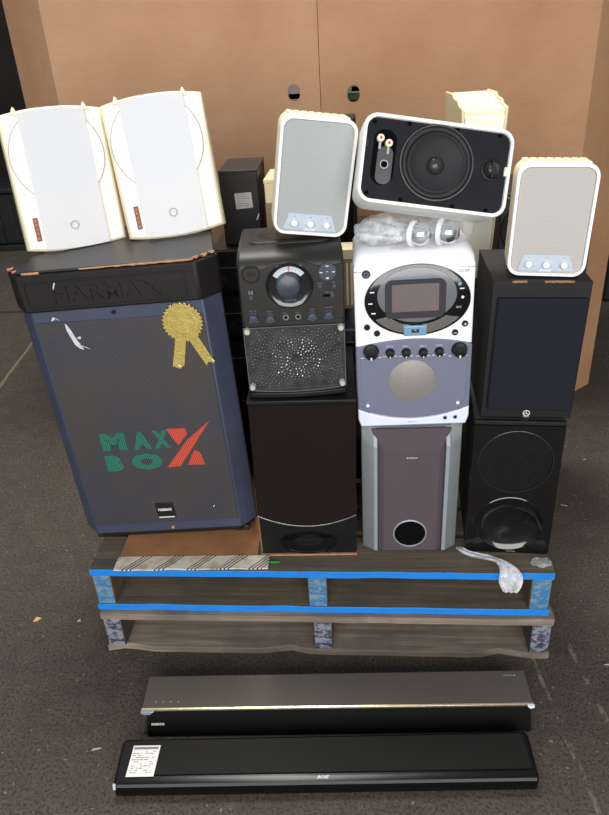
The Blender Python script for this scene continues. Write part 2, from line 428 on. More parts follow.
# what shows through the two hand holes
def crate(pos, label, w, h):
    t = thing('plastic_crate', label, 'crate', pos, group='green crates inside the cardboard boxes')
    B().box(-w / 2, w / 2, 0, .28, 0, h).build('body', 'green_plastic', t, bev=.01)
    B().box(-w / 2 - .01, w / 2 + .01, -.01, .29, h - .03, h).build('rim', 'green_plastic', t, bev=.004)
    return t
crate((-.42, 2.82, 0), 'green crate seen through the left box hand hole', .42, 1.246)
crate((.16, 2.82, 0), 'green crate seen through the right box hand hole', .42, 1.262)
t = thing('plastic_bag', 'white bag seen in the upper half of the left hand hole', 'bag', (-.38, 3.17, 0))
bb = B(); L = []
for k in range(9):
    z = .6 + .95 * k / 8; r = .2 * (1 - .45 * k / 8); L.append([((r + .02 * math.sin(5 * a + k)) * math.cos(a), (.11 + .01 * math.sin(3 * a + k)) * math.sin(a) + .12, z) for a in [2 * PI * i / 24 for i in range(24)]])
bb.loft(L).build('body', 'white_bag', t, smooth=60)

# ------------------------------------------------------------------ dark things at the edges
t = thing('storage_bin', 'dark ribbed plastic bin on the floor at the far left', 'bin', (-2.95, 5.5, 0), yaw=4)
B().prismx([(0, .05), (0, .46), (.5, .46), (.5, .05), (.44, 0), (.06, 0)], -.4, .38).build('body', 'bin', t, bev=.02)
B().box(-.42, .40, -.02, .52, .46, .50).build('lid', 'bin', t, bev=.01)
for k in range(5): B().box(-.4 + k * .17, -.35 + k * .17, -.015, .01, .06, .42).build('rib', 'bin', t, bev=.006)
B().box(-.42, .40, -.03, .02, 0, .045).build('foot_rail', 'bin', t, bev=.006)
t = thing('storage_bin', 'dark bin on the floor at the far right edge behind the cardboard', 'bin', (1.62, 3.9, 0), yaw=-5)
B().prismx([(0, 0), (-.03, .5), (.5, .5), (.47, 0)], -.25, .25).build('body', 'bin', t, bev=.02)
B().box(-.27, .27, -.05, .52, .5, .54).build('lid', 'bin', t, bev=.01)

# ------------------------------------------------------------------ pallets
PX0, PX1, PY = -.715, .455, 1.298
def pallet(pos, yaw, label, W, D, deck, string, edge, end, seed):
    rnd = random.Random(seed)
    t = thing('pallet', label, 'pallet', pos, yaw, group='stacked wooden pallets')
    H = .139; tb = .021
    def board(name, y, w, z, front, x0=0, x1=W, ragged=0):
        b = B(); n = 28; L = []
        for i in range(n + 1):
            x = x0 + (x1 - x0) * i / n
            j = (noise.noise((x * 9, y * 7 + seed, z * 30)) * ragged)
            jz = noise.noise((x * 14, seed, 3.3)) * .0012
            y0 = y + (max(0, j) if front else 0); y1 = y + w
            L.append([(x, y0, z + jz), (x, y1, z), (x, y1, z + tb), (x, y0, z + tb - abs(jz))])
        b.loft(L)
        if front:
            b.bm.faces.ensure_lookup_table(); b.bm.normal_update()
            for f in b.bm.faces:
                if all(v.co.y < y + w * .5 for v in f.verts): f.material_index = 1
        return b.build(name, [deck, edge], t, bev=.0012, seg=1)
    nb = 8; ws = [.135] + [.095] * 6 + [.135]; gap = (D - sum(ws)) / (nb - 1); y = 0
    for k, w in enumerate(ws):
        board('deck_board', y, w, H - tb, k == 0, ragged=.004); y += w + gap
    for y, w in ((0, .13), (.28, .1), (.55, .1), (D - .13, .13)):
        board('bottom_board', y, w, 0, y == 0, x0=.012 if y else 0, ragged=.006 if seed == 2 else .022)
    for x in (0.004, W / 2 - .02, W - .052):
        b = B(); pr = [(0, tb), (D, tb), (D, H - tb), (0, H - tb)]
        # notched stringer outline
        pr = [(.002, tb), (.2, tb), (.215, tb + .035), (.4, tb + .035), (.415, tb), (.62, tb), (.635, tb + .035), (.82, tb + .035), (.835, tb), (D, tb), (D, H - tb), (.002, H - tb)]
        b.prismx(pr, x, x + .048)
        b.bm.faces.ensure_lookup_table()
        for f in b.bm.faces:
            if all(v.co.y < .01 for v in f.verts): f.material_index = 1
        b.build('stringer', [string, end], t, bev=.002, seg=1)
    return t
pallet((-.7105, 1.293, 0), .1, 'lower pallet of grey weathered bare wood on the floor', 1.176, 1.0, 'old_deck', 'old_stringer', 'old_deck', 'grey_end', 5)
pallet((-.7165, 1.307, .14), 0, 'upper pallet with bright blue painted front edges carrying the speakers', 1.170, 1.0, 'deck', 'stringer', 'blue_edge', 'blue_end', 2)
PT = .2795   # top of the upper pallet

# ------------------------------------------------------------------ flattened carton and striped flap under the big speaker
bb = B(); n = 22
def sheet(x0, x1, y0, y1, z, th, nx, ny, amp, seed, drop=0):
    b = B(); top = []; 
    for lay in (0, 1):
        g = []
        for j in range(ny + 1):
            for i in range(nx + 1):
                x = x0 + (x1 - x0) * i / nx; y = y0 + (y1 - y0) * j / ny
                e = amp * noise.noise((x * 12, y * 12, seed))
                yy = y + (amp * .9 * noise.noise((x * 16, seed, 1)) if j == 0 else 0)
                g.append((x, yy, z + th * lay + abs(e)))
        top.append(g)
    V = [b.bm.verts.new(p) for g in top for p in g]; N = (nx + 1) * (ny + 1)
    def q(a, c, d, e):
        b.bm.faces.new([V[a], V[c], V[d], V[e]])
    for j in range(ny):
        for i in range(nx):
            k = j * (nx + 1) + i
            q(k, k + 1, k + nx + 2, k + nx + 1); q(N + k, N + k + nx + 1, N + k + nx + 2, N + k + 1)
    for i in range(nx):
        q(i, N + i, N + i + 1, i + 1); k = ny * (nx + 1) + i; q(k, k + 1, N + k + 1, N + k)
    for j in range(ny):
        k = j * (nx + 1); q(k, k + nx + 1, N + k + nx + 1, N + k); k += nx; q(k, N + k, N + k + nx + 1, k + nx + 1)
    return b
c = thing('cardboard_sheet', 'flattened brown carton with a striped flap under the big dark speaker', 'cardboard', (-.46, 1.31, PT + .0005), yaw=1.5)
sheet(-.185, .178, .045, .40, 0, .005, 20, 10, .0012, 4).build('sheet', 'brown_paper', c, smooth=40)
plabel(sheet(-.187, .21, -.004, .045, .0015, .004, 30, 4, .003, 9).build('striped_flap', 'striped', c, smooth=40), 'off white paper flap printed with groups of black diagonal stripes')

# ------------------------------------------------------------------ big speaker
t = thing('floor_speaker', 'big blue grey grilled floor speaker with gold rosette sticker, on the pallet left side', 'speaker', (-.5245, 1.4205, .3105), 2, 0, -2.5)
def plan(hw, ch, dep, y0=0., cd=.03, back=.17):
    return [(-hw, y0), (hw, y0), (hw + ch, y0 + cd), (hw + ch, y0 + cd + .02), (back, dep), (-back, dep), (-hw - ch, y0 + cd + .02), (-hw - ch, y0 + cd)]
B().prismz([(-.222, .045), (.222, .045), (.17, .36), (-.17, .36)], .006, .73).build('cabinet', 'vinyl', t, bev=.006)
B().prismz([(-.19, .012), (.19, .012), (.225, .05), (.17, .35), (-.17, .35), (-.225, .05)], -.014, .008).build('base', 'black_plastic', t, bev=.005)
for sx in (-1, 1):
    B().box(sx * .19 - .02, sx * .19 + .02, .02, .06, -.021 + (0 if sx < 0 else -.002), -.006).build('foot', 'rubber', t, bev=.004)
    B().box(sx * .14 - .02, sx * .14 + .02, .29, .33, -.021, -.006).build('foot', 'rubber', t, bev=.004)
# grille shell: flat face and two slanted blue cheeks
g = B(); g.mi = 0
g.prismz([(-.1995, .003), (.1955, .003), (.232, .04), (.232, .05), (-.232, .05), (-.2365, .04)], .005, .643)
gs = g.build('grille_frame', 'blue_steel', t, bev=.003)
gr = B().prism([(-.194, .034), (.190, .034), (.1915, .607), (-.1955, .612)], .0005, .0035).build('grille', 'big_grille', t, bev=.001)
plabel(gr, 'perforated steel mesh, dusty grey')
B().cyl((-.0087, 0, .626), .0045, -.002, .004, 16).build('screw', 'dark_metal', t)
B().cyl((.012, 0, .018), .004, -.002, .004, 16).build('screw', 'chip', t)
# cheek perforation stripes
# header with sunk panel and raised lettering
h = B(); h.prismz([(-.206, -.010), (.196, -.010), (.236, .036), (.236, .06), (-.24, .06), (-.24, .036)], .640, .728)
hd = h.build('header_panel', 'header', t, bev=.005)
B().ring(rr(-.012, .679, .362, .064, .003, 3), rr(-.012, .679, .354, .056, .003, 3), -.0125, -.009).build('border', 'header', hd, bev=.001)
tx = B(); tx.text('HARMAX', -.012, .679, .036, -.0098, width=.245, bold=.02, depth=.003); tx.build('lettering', 'header', hd)
# top lid, chipped front edge
B().prismz([(-.203, -.006), (.193, -.006), (.232, .04), (.17, .362), (-.17, .362), (-.236, .04)], .7275, .7345).build('top_panel', 'vinyl', t, bev=.006)
def chips(pts, seed, parent, y, z, amp=.002):
    b = B(); rnd = random.Random(seed); L = []
    for i, x in enumerate(pts):
        w = .0008 + amp * rnd.random()
        L.append([(x, y - .0005, z - w), (x, y + .004, z + .0015), (x, y - .0005, z + w * .4), (x, y - .0012, z)])
    b.loft(L); return b.build('chipped_edge', 'chip', parent)
chips([-.06 + .012 * i for i in range(22)], 3, t, -.0066, .7320, .0022)
chips([-.19 + .008 * i for i in range(6)], 5, t, -.0066, .731, .003)
cb = B()
for (x, y, q) in ((-.210, .004, .0035), (-.230, .030, .005), (.196, -.001, .004), (.212, .016, .0048), (.226, .033, .004)):
    cb.loft([[(x - q * 1.6, y - q * .8 * (1 if x > 0 else -1), .7355 - k * q) for k in (0,)] * 1 + [(x + q * 1.6, y + q * .9 * (1 if x > 0 else -1), .7355), (x + q, y + q * .5 * (1 if x > 0 else -1), .7355 - q), (x - q, y - q * .6 * (1 if x > 0 else -1), .7355 - q * 1.4)],
             [(x - q * 1.4, y - q * .8 + .0025, .7362), (x + q * 1.4, y + q * .9 + .0025, .7362), (x + q, y + q * .5, .734 - q * .5), (x - q, y - q * .6, .734 - q * .6)]])
cb.build('chipped_corner', 'chip', t)
# rosette
r = B(); pts = []
for k in range(60):
    a = 2 * PI * k / 60; rad = .0475 if k % 2 == 0 else .0425; pts.append((.1425 + rad * math.cos(a), .5895 + rad * math.sin(a)))
r.prism([(.120, .556), (.144, .550), (.128, .4835), (.115, .4775), (.100, .4835)], -.0022, .0002)
r.prism([(.148, .550), (.170, .557), (.199, .4905), (.184, .4875), (.180, .478)], -.0022, .0002)
r.prism(pts, -.0035, .0)
r.ring(circ(.1425, .5895, .038, n=48), circ(.1425, .5895, .0362, n=48), -.0045, -.003)
r.ring(circ(.1425, .5895, .027, n=48), circ(.1425, .5895, .0258, n=48), -.0045, -.003)
ro = r.build('rosette_sticker', 'gold', t, bev=.0004, seg=1); plabel(ro, 'shiny gold rosette seal with two ribbon tails')
e = B()
for k in range(60, 130, 14):
    a = math.radians(k); e.ball((.1425 + .0455 * math.cos(a), -.0035, .5895 + .0455 * math.sin(a)), .0022, 6, .3)
e.ball((.196, -.0025, .4895), .0045, 8, .2); e.ball((.116, -.0025, .4815), .005, 8, .2)
e.build('worn_foil', 'gold_pale', ro)
# printed logo
def hexr(b, pts): b.prism(pts, -.0002, .0008)
mx = B()
for ch, x0, z0, x1, z1 in (('M', -.1192, .265, -.0560, .316), ('A', -.0400, .2635, .0060, .3155), ('X', .0120, .2635, .0540, .3150), ('B', -.1205, .2035, -.0765, .2515), ('O', -.0560, .2025, .0257, .2520)):
    mx.text(ch, (x0 + x1) / 2, (z0 + z1) / 2, z1 - z0, -.0001, width=x1 - x0, bold=.085, depth=.0005)
plabel(mx.build('printed_logo', 'green_ink', t), 'faded green print')
xx = B()
for pts in ([(.050, .3175), (.098, .316), (.1005, .300), (.0725, .268)], [(.033, .206), (.0675, .207), (.162, .333), (.098, .283)], [(.0862, .2105), (.131, .2078), (.123, .245), (.110, .252)]):
    hexr(xx, pts)
plabel(xx.build('printed_cross', 'red_print', t), 'orange red print of a large letter X')
bd = B().prism([(-.020, .052), (.027, .050), (.025, .097), (-.022, .098)], -.003, .001).build('badge', 'black_plastic', t, bev=.001)
tb_ = B(); tb_.text('HARMAX', .0025, .078, .008, -.003, width=.036, bold=.04, depth=.0004); tb_.box(-.018, .024, -.0035, -.003, .0525, .0555); tb_.build('badge_text', 'ink', bd)
sc = B(); rnd = random.Random(4)
def scuff(b, pts, w):
    L = []
    for i, (x, z) in enumerate(pts):
        ww = w[i]; L.append([(x - ww, -.0002, z + ww * .4), (x + ww, -.0002, z - ww * .4), (x + ww, -.0009, z - ww * .4), (x - ww, -.0009, z + ww * .4)])
    b.loft(L)
for pts_, w_ in (([(-.154, .617), (-.146, .624), (-.137, .617)], [.0015, .004, .001]), ([(-.125, .606), (-.121, .59), (-.115, .57), (-.108, .552), (-.102, .543)], [.002, .0055, .006, .008, .004]),
                 ([(-.110, .556), (-.096, .549), (-.083, .541)], [.007, .006, .001]), ([(-.104, .569), (-.099, .574)], [.004, .002]), ([(.130, .076), (.134, .082)], [.001, .001])):
    sc = B(); scuff(sc, pts_, w_); sc.build('scuff_mark', 'scratch', t)
sk = B(); L = [[(x - .0015, -.0105, z), (x + .0015, -.0105, z), (x + .0015, -.0113, z), (x - .0015, -.0113, z)] for x, z in ((-.128, .69), (-.122, .702), (-.119, .708))]
sk.loft(L); sk.build('scuff_mark', 'scratch', hd)

# ------------------------------------------------------------------ pair of white outdoor speakers
def outdoor(pos, yaw, pitch, roll, label):
    t = thing('outdoor_speaker', label, 'speaker', pos, yaw, pitch, roll, group='pair of white outdoor speakers on the big speaker')
    W, H = .232, .298
    def outline(w, h, arc, inset=0, n=14):
        o = []
        for k in range(n + 1):
            u = -1 + 2 * k / n; o.append((u * w / 2, -arc * (1 - u * u) + inset))
        for k in range(n + 1):
            u = 1 - 2 * k / n; o.append((u * w / 2, h + arc * (1 - u * u) - inset))
        return o
    def lay(w, h, arc, y, bulge, zoff=0):
        o = outline(w, h, arc); return [(x, y + bulge * (2 * x / w) ** 2, z + zoff) for x, z in o]
    L = [lay(W * .93, H * .96, .009, .000, .008, H * .02), lay(W * .975, H * .985, .011, .003, .010, H * .007), lay(W, H, .011, .010, .012), lay(W * 1.03, H, .011, .04, .012), lay(W * .86, H * .97, .010, .09, .004, H * .015), lay(W * .62, H * .92, .008, .145, 0, H * .04), lay(W * .5, H * .9, .008, .155, 0, H * .05)]
    B().loft(L).build('shell', 'cream', t, smooth=50)
    fp = B().loft([[(x, y - .0015, z) for x, y, z in lay(W * .925, H * .955, .009, 0, .008, H * .022)], [(x, y + .003, z) for x, y, z in lay(W * .925, H * .955, .009, 0, .008, H * .022)]]).build('baffle', 'warm_white', t, smooth=50)
    # woofer ring bulging beside the grille
    b = B(); b.lathe([(.1035, .004), (.1035, -.002), (.102, -.0032), (.096, -.003), (.092, -.002), (.0, -.002)], (-.004, .0, .203), seg=64)
    wr = b.build('woofer_ring', 'rim_white', t, smooth=40)
    b = B(); b.lathe([(.1038, .004), (.1038, -.0012), (.1052, -.0012), (.1052, .004)], (-.004, .0, .203), seg=64); b.build('ring_gap', 'label_grey', wr)
    # grille strip, gently bowed
    L = []; gw = .146
    for y0 in (0, 1):
        l = []
        for k in range(15):
            u = -1 + 2 * k / 14; l.append((u * gw / 2, -.0105 + .004 * u * u + y0 * .0045, .0015 - .006 * (1 - u * u * .6)))
        for k in range(15):
            u = 1 - 2 * k / 14; l.append((u * gw / 2, -.0105 + .004 * u * u + y0 * .0045, H - .002 + .006 * (1 - u * u * .6)))
        L.append(l)
    g = B().loft(L).build('grille', 'out_grille', t, smooth=50); plabel(g, 'pale perforated metal strip grille')
    B().ring(circ(.0, .047, .010, n=24), circ(.0, .047, .0075, n=24), -.0118, -.0098).build('emblem', 'label_grey', g)
    lb = B().box(-.090, -.079, -.0005, .004, .020, .073).build('side_label', 'orange_label', t)
    x = B()
    for k, z in enumerate((.027, .037, .047, .057, .066)): x.box(-.0868, -.0822, -.0009, -.0004, z - .003, z + .003)
    x.build('label_text', 'chip', lb)
    for (sx, sz) in ((-.094, .275), (.092, .275), (-.094, .125), (.096, .125), (-.080, .012), (.092, .035)):
        B().cyl((sx, .003, sz), .0023, -.006, 0, 10).build('screw', 'pale_screw', t)
    for sx in (-.078, .074):
        B().prism([(sx - .009, H - .004), (sx + .009, H - .004), (sx + .003, H + .012), (sx - .001, H + .014)], -.004, .010).build('mounting_lug', 'cream', t, bev=.002)
    return t
outdoor((-.6800, 1.589, 1.0450), 25.5, -10.4, .1, 'white outdoor speaker standing tilted on the big speaker, leftmost of the pair')
outdoor((-.444, 1.621, 1.0590), 13.5, -10.4, -4.0, 'white outdoor speaker leaning against its twin, nearer the black karaoke machine')

# ------------------------------------------------------------------ column two: tall speaker
t = thing('tower_speaker', 'black speaker with brown cloth grille and oval port under the black karaoke machine', 'speaker', (-.149, 1.371, PT), 2.3, 0, .6)
B().box(-.126, .122, .012, .30, 0, .442).build('cabinet', 'cherry', t, bev=.002)
B().box(-.127, .124, -.004, .30, .4425, .4525).build('top_panel', 'black_satin', t, bev=.002)
B().box(-.124, .123, -.003, .012, 0, .0045).build('bottom_edge', 'cherry', t)
arc = [(-.124 + .245 * k / 16, .097 + .033 * (2 * k / 16 - 1) ** 2) for k in range(17)]
b = B(); b.prism([(-.1205, .0055), (.1215, .0055)] + [(x + .001, z - .001) for x, z in reversed(arc)], .0, .014)
bf = b.build('lower_baffle', 'black_satin', t, bev=.002)
b = B(); b.ring([(x, z) for x, z in circ(0, .043, .072, .037, 56)], circ(0, .0425, .068, .034, 56), -.0025, .002); 
b.build('port_surround', 'gloss_black', bf, smooth=40)
L = [[(x, -.0005, z) for x, z in circ(0, .0425, .068, .034, 48)], [(x, .0, z) for x, z in circ(0, .046, .036, .018, 48)], [(x, .009, z) for x, z in circ(0, .048, .033, .012, 48)]]
B().loft(L, False, True).build('port', 'gloss_black', bf, smooth=40)
B().box(-.032, .032, -.0015, .001, .0485, .0505).build('port_lip', 'black_plastic', bf, bev=.0005)
b = B(); b.prism(arc + [(.123, .442), (-.124, .442)], -.006, .012)
plabel(b.build('grille', 'brown_cloth', t, bev=.003), 'very dark brown cloth')
b = B(); b.tube([(x, -.004, z - .001) for x, z in arc], .0011, 6); b.build('trim_line', 'steel', t)

# ------------------------------------------------------------------ black karaoke machine
t = thing('karaoke_machine', 'black karaoke machine with large round dial and clear screwed window', 'karaoke machine', (-.1535, 1.3953, .7335), 5, 0, 0)
prof = [(0, .010), (.004, 0), (.22, 0), (.22, .338), (.06, .338), (.035, .334), (.016, .322), (.002, .304), (0, .29)]
prof = [(.008, .0), (.22, .0), (.22, .333), (.075, .331), (.045, .328), (.020, .321), (.006, .309), (.002, .296), (.002, .02)]
B().prismx(prof, -.113, .112).build('body', 'kar_body', t, bev=.007, seg=3)
B().prismz([(-.112 + .224 * k / 12, -.004 - .010 * (1 - (2 * k / 12 - 1) ** 2)) for k in range(13)] + [(.112, .02), (-.112, .02)], -.0005, .013).build('base_lip', 'black_satin', t, bev=.003)
# curved front fascia crease below the top
b = B(); pts = [(-.108, .196)] + [(.108, .196)] + [(.108 - .216 * k / 12, .314 - .012 * (1 - (2 * k / 12 - 1) ** 2) if False else .306 + .006 * abs(2 * k / 12 - 1)) for k in range(13)]
fp = b.prism([(-.110, .181), (.110, .181), (.110, .302), (.06, .300), (.03, .309), (0, .312), (-.035, .309), (-.06, .300), (-.110, .302)], -.0015, .004).build('control_panel', 'kar_body', t, bev=.0015)
# disc door on top
B().prismz(rr(-.002, .138, .176, .13, .02), .325, .3355).build('disc_door', 'kar_body', t, bev=.004)
B().prismz(circ(-.002, .135, .07, .045, 40), .335, .3365).build('door_ridge', 'black_satin', t, bev=.001)
# dial
d = B(); d.lathe([(.0505, .001), (.0505, -.005), (.0485, -.006), (.046, -.0045), (.040, -.003), (.0, -.003)], (-.004, 0, .262), seg=56)
dl = d.build('dial', 'kar_dial', t, smooth=40)
def arcband(b, cx, cz, r0, r1, a0, a1, y0, y1, n=20):
    o = [(cx + r1 * math.cos(math.radians(a0 + (a1 - a0) * k / n)), cz + r1 * math.sin(math.radians(a0 + (a1 - a0) * k / n))) for k in range(n + 1)]
    i = [(cx + r0 * math.cos(math.radians(a0 + (a1 - a0) * k / n)), cz + r0 * math.sin(math.radians(a0 + (a1 - a0) * k / n))) for k in range(n, -1, -1)]
    b.prism(o + i, y0, y1)
b = B(); arcband(b, -.004, .262, .030, .041, 38, 146, -.0045, -.003); b.build('dial_scale', 'scale', dl)
b = B()
for a in range(44, 144, 7): arcband(b, -.004, .262, .033 if a % 2 else .036, .040, a - .5, a + .5, -.0049, -.0045, 2)
b.build('scale_marks', 'ink_black', dl)
b = B(); arcband(b, -.004, .262, .029, .042, 88, 91, -.0053, -.0045, 2); b.build('needle', 'red_ink', dl)
b = B(); b.lathe([(.0262, -.002), (.0258, -.014), (.0235, -.020), (.018, -.0225), (.0, -.0235)], (-.007, 0, .2635), seg=40); 
for k in range(14):
    a = 2 * PI * k / 14; b.box(-.007 + .0255 * math.cos(a) - .001, -.007 + .0255 * math.cos(a) + .001, -.015, -.003, .2635 + .0255 * math.sin(a) - .001, .2635 + .0255 * math.sin(a) + .001)
b.build('knob', 'kar_blue', dl, smooth=40)
b = B(); b.text('KARAOKE', -.003, .2295, .0028, -.003, width=.022, depth=.0003); b.ball((-.003, -.0035, .2355), .002, 6, .3)
for a in (235, 262, 290, 318): arcband(b, -.004, .262, .0395, .0405, a - 7, a + 7, -.0035, -.003, 4)
b.build('dial_text', 'ink_grey', dl)
# round display
B().lathe([(.0195, .001), (.0195, -.003), (.0175, -.003), (.0165, -.001), (0, -.001)], (-.0835, 0, .2895), seg=32).build('display_ring', 'black_satin', t, smooth=40)
b = B(); b.text('88', -.0835, .2895, .012, -.0012, width=.018, depth=.0003); b.build('display_digits', 'led_red', t)
# buttons and knobs
def knobs(parent, spots, r, dep, m, mark=None, name='knob', y=0.):
    for (x, z) in spots:
        k = B().lathe([(r * 1.15, y), (r * 1.12, y - dep * .3), (r, y - dep * .35), (r * .92, y - dep), (0, y - dep * 1.05)], (x, 0, z), seg=24).build(name, m, parent, smooth=40)
        if mark: B().box(x - r * .1, x + r * .1, y - dep * 1.15, y - dep * .95, z, z + r * .8).build('pointer', mark, k)
knobs(t, [(-.0865, .194), (-.0500, .191), (.0405, .191), (.0760, .192)], .0092, .012, 'kar_blue', y=-.0015)
knobs(t, [(-.0875, .2385), (.0600, .2555), (.0900, .2545), (.086, .2345)], .0042, .004, 'kar_blue', name='button', y=-.0015)
for x in (-.0165, .0100):
    B().lathe([(.0062, -.001), (.0062, -.003), (.0042, -.003), (.0038, -.0005), (0, -.0005)], (x, 0, .190), seg=20).build('jack', 'steel', t, smooth=40)
    B().cyl((x, 0, .190), .0034, -.0022, 0, 16).build('jack_hole', 'hole', t)
pd = B().lathe([(.0195, -.001), (.0195, -.004), (.0185, -.005), (0, -.005)], (.0765, 0, .2865), seg=32).build('button_pad', 'kar_blue', t, smooth=40)
b = B()
for (dx, dz, w, h) in ((-.013, 0, .006, .0018), (.013, 0, .006, .0018), (0, .013, .006, .002), (0, -.013, .006, .003), (0, .001, .004, .001)): b.box(.0765 + dx - w / 2, .0765 + dx + w / 2, -.0055, -.005, .2865 + dz - h / 2, .2865 + dz + h / 2)
b.build('pad_marks', 'ink', pd)
b = B()
for (x, z, s, w) in ((-.0865, .2085, 'MIC VOL', .016), (-.050, .2055, 'ECHO', .012), (-.0165, .2, 'MIC 1', .010), (.010, .2, 'MIC 2', .010), (.0405, .2055, 'TONE', .010), (.076, .2075, 'VOLUME', .018), (.0600, .2625, 'PROG', .009), (.0900, .263, 'REPEAT', .009), (.079, .2415, 'POWER', .018)):
    b.text(s, x, z, .0022, -.0015, width=w, depth=.0003)
for x in (-.0865, -.050, .0405, .076): b.box(x - .011, x - .005, -.0019, -.0014, .1825, .1835); b.box(x + .005, x + .011, -.0019, -.0014, .1825, .1835)
for dx in (-.003, .003):
    for dz in (0, .004): b.box(-.0875 + dx - .002, -.0875 + dx + .002, -.0019, -.0014, .2465 + dz, .249 + dz)
b.build('panel_lettering', 'ink_grey', t)
B().box(.066, .082, -.0022, 0, .232, .237).build('slide_slot', 'hole', t)
# speaker window
wb = B().prism([(-.111, .021), (.111, .020), (.110, .1685), (-.112, .1700)], -.001, .004).build('speaker_recess', 'matte_black', t)
b = B(); rnd = random.Random(2)
for ring_ in range(2, 17):
    rad = ring_ * .0066; n = int(2 * PI * rad / .0082)
    for k in range(n):
        a = 2 * PI * k / n + ring_ * .3; x = .0 + rad * math.cos(a) * 1.0; z = .092 + rad * math.sin(a)
        if abs(x) < .104 and .026 < z < .163 and rad > .012:
            b.ball((x, -.001, z), (.0011 + .0021 * rnd.random() ** 3) if ring_ < 9 else .0009, 6, .9)
bd_ = b.build('grille_studs', 'stud', wb, smooth=60); 
B().lathe([(.011, -.001), (.009, -.004), (.004, -.0055), (0, -.006)], (-.002, 0, .092), seg=20).build('emblem', 'hole', wb, smooth=50)
win = B(); n = 12
win.prism([(-.109, .0225 - 0)] + [(-.109 + .218 * k / n, .019 - .006 * (1 - (2 * k / n - 1) ** 2)) for k in range(1, n)] + [(.109, .022), (.1085, .171), (-.1105, .172)], -.0105, -.008)
wn = win.build('window', 'acrylic', t)
fr = B()
fr.tube([(-.1105, -.0095, .172), (.1085, -.0095, .171)], .0009, 6); fr.tube([(.1085, -.0095, .171), (.109, -.0095, .022)], .0007, 6)
fr.tube([(-.1105, -.0095, .172), (-.109, -.0095, .022)], .0007, 6); fr.tube([(-.109 + .218 * k / n, -.0095, .022 - .008 * (1 - (2 * k / n - 1) ** 2)) for k in range(n + 1)], .0007, 6)
fr.build('window_edge', 'silver_side', wn)
for (x, z) in ((-.1025, .1645), (.101, .163), (-.102, .0295), (.101, .029)):
    B().lathe([(.0068, 0), (.0068, -.0125), (.0052, -.0155), (.0018, -.0155), (.0014, -.013), (0, -.013)], (x, 0, z), seg=18).build('screw', 'pale_screw', t, smooth=40)

# ------------------------------------------------------------------ silver subwoofer
t = thing('subwoofer', 'silver sided subwoofer with grey cloth front and round port under the white karaoke machine', 'subwoofer', (.1066, 1.386, PT), 1.1, 0, 0)
B().prismz([(-.10, .026), (.10, .026), (.118, .030), (.118, .30), (-.118, .30), (-.118, .030)], .004, .369).build('cabinet', 'silver_side', t, bev=.004)
for s in (-1, 1):
    q = [(s * .079, .010), (s * .080, -.001), (s * .090, -.001), (s * .1175, .018), (s * .1175, .060), (s * .09, .060)]
    top = [(x, y + .012 if abs(x) < .1 else y, ) for x, y in q]
    b = B(); b.loft([[(x, y, .006) for x, y in q], [(x, y, .318) for x, y in q], [(x, y + (.026 if abs(x) < .1 else .0), .352) for x, y in q], [(x, y + (.03 if abs(x) < .1 else 0), .369) for x, y in q]])
    b.build('side_trim', 'silver_side', t, bev=.0015)
    e0, e1 = sorted((s * .0805, s * .0895)); b = B(); b.loft([[(e0, -.0022, z), (e1, -.0022, z), (e1, .004, z), (e0, .004, z)] for z in (.006, .318)] + [[(e0, .0235, .352), (e1, .0235, .352), (e1, .03, .352), (e0, .03, .352)]]); b.build('edge_strip', 'silver', t, bev=.0008)  # strip in brighter silver, light along the inner edge put into the colour
B().prism([(-.116, .352), (.116, .352), (.116, .369), (-.116, .369)], .026, .06).build('top_trim', 'silver', t, bev=.003)
# cloth front: flat middle with slanted borders
O = [(-.081, .004), (.081, .004), (.096, .358), (-.096, .358)]; O = [(-.081, .006), (.081, .006), (.081, .318), (.094, .354), (-.094, .354), (-.081, .318)]
I = [(-.066, .008), (.066, .008), (.066, .300), (.063, .306), (-.063, .306), (-.066, .300)]
b = B(); b.loft([[(x, .030, z) for x, z in O], [(x, .020 if z > .33 else .010, z) for x, z in O], [(x, -.004, z) for x, z in I]], True, True)
g = b.build('grille', 'grey_cloth', t, bev=.001)
b = B(); b.text('SONY', .001, .2873, .0042, -.004, width=.026, depth=.0004); b.build('lettering', 'ink', g)
b = B(); b.lathe([(.0385, -.003), (.0385, -.006), (.040, -.0075), (.0425, -.0055), (.0425, -.003)], (.0, 0, .063), seg=48)
pr = b.build('port_ring', 'silver', t, smooth=40)
B().cyl((.0, 0, .063), .0388, -.0045, -.003, 48).build('port', 'hole', t)
for s in (-1, 1): B().box(s * .09 - .015, s * .09 + .015, .04, .07, 0, .006).build('foot', 'rubber', t)

# ------------------------------------------------------------------ white karaoke machine
t = thing('karaoke_machine', 'white karaoke machine with oval screen surround and small display', 'karaoke machine', (.109, 1.400, .6495), 1.5, 0, -.8)
o0 = []
def wk(w, h, r, y, z0=0.):
    return [(x, y, z) for x, z in ([(-w / 2 + .006, z0), (w / 2 - .006, z0), (w / 2, z0 + .03)] + [(w / 2 - r + r * math.cos(math.radians(a)), h - r + r * math.sin(math.radians(a))) for a in range(0, 91, 15)] +
            [(-w / 2 + r + r * math.cos(math.radians(a)), h - r + r * math.sin(math.radians(a))) for a in range(90, 181, 15)] + [(-w / 2, z0 + .03)])]
B().loft([wk(.240, .392, .026, .0), wk(.251, .400, .030, .004), wk(.254, .408, .030, .018), wk(.254, .412, .028, .05), wk(.25, .412, .026, .17), wk(.24, .404, .03, .195)]).build('body', 'white', t, smooth=40)
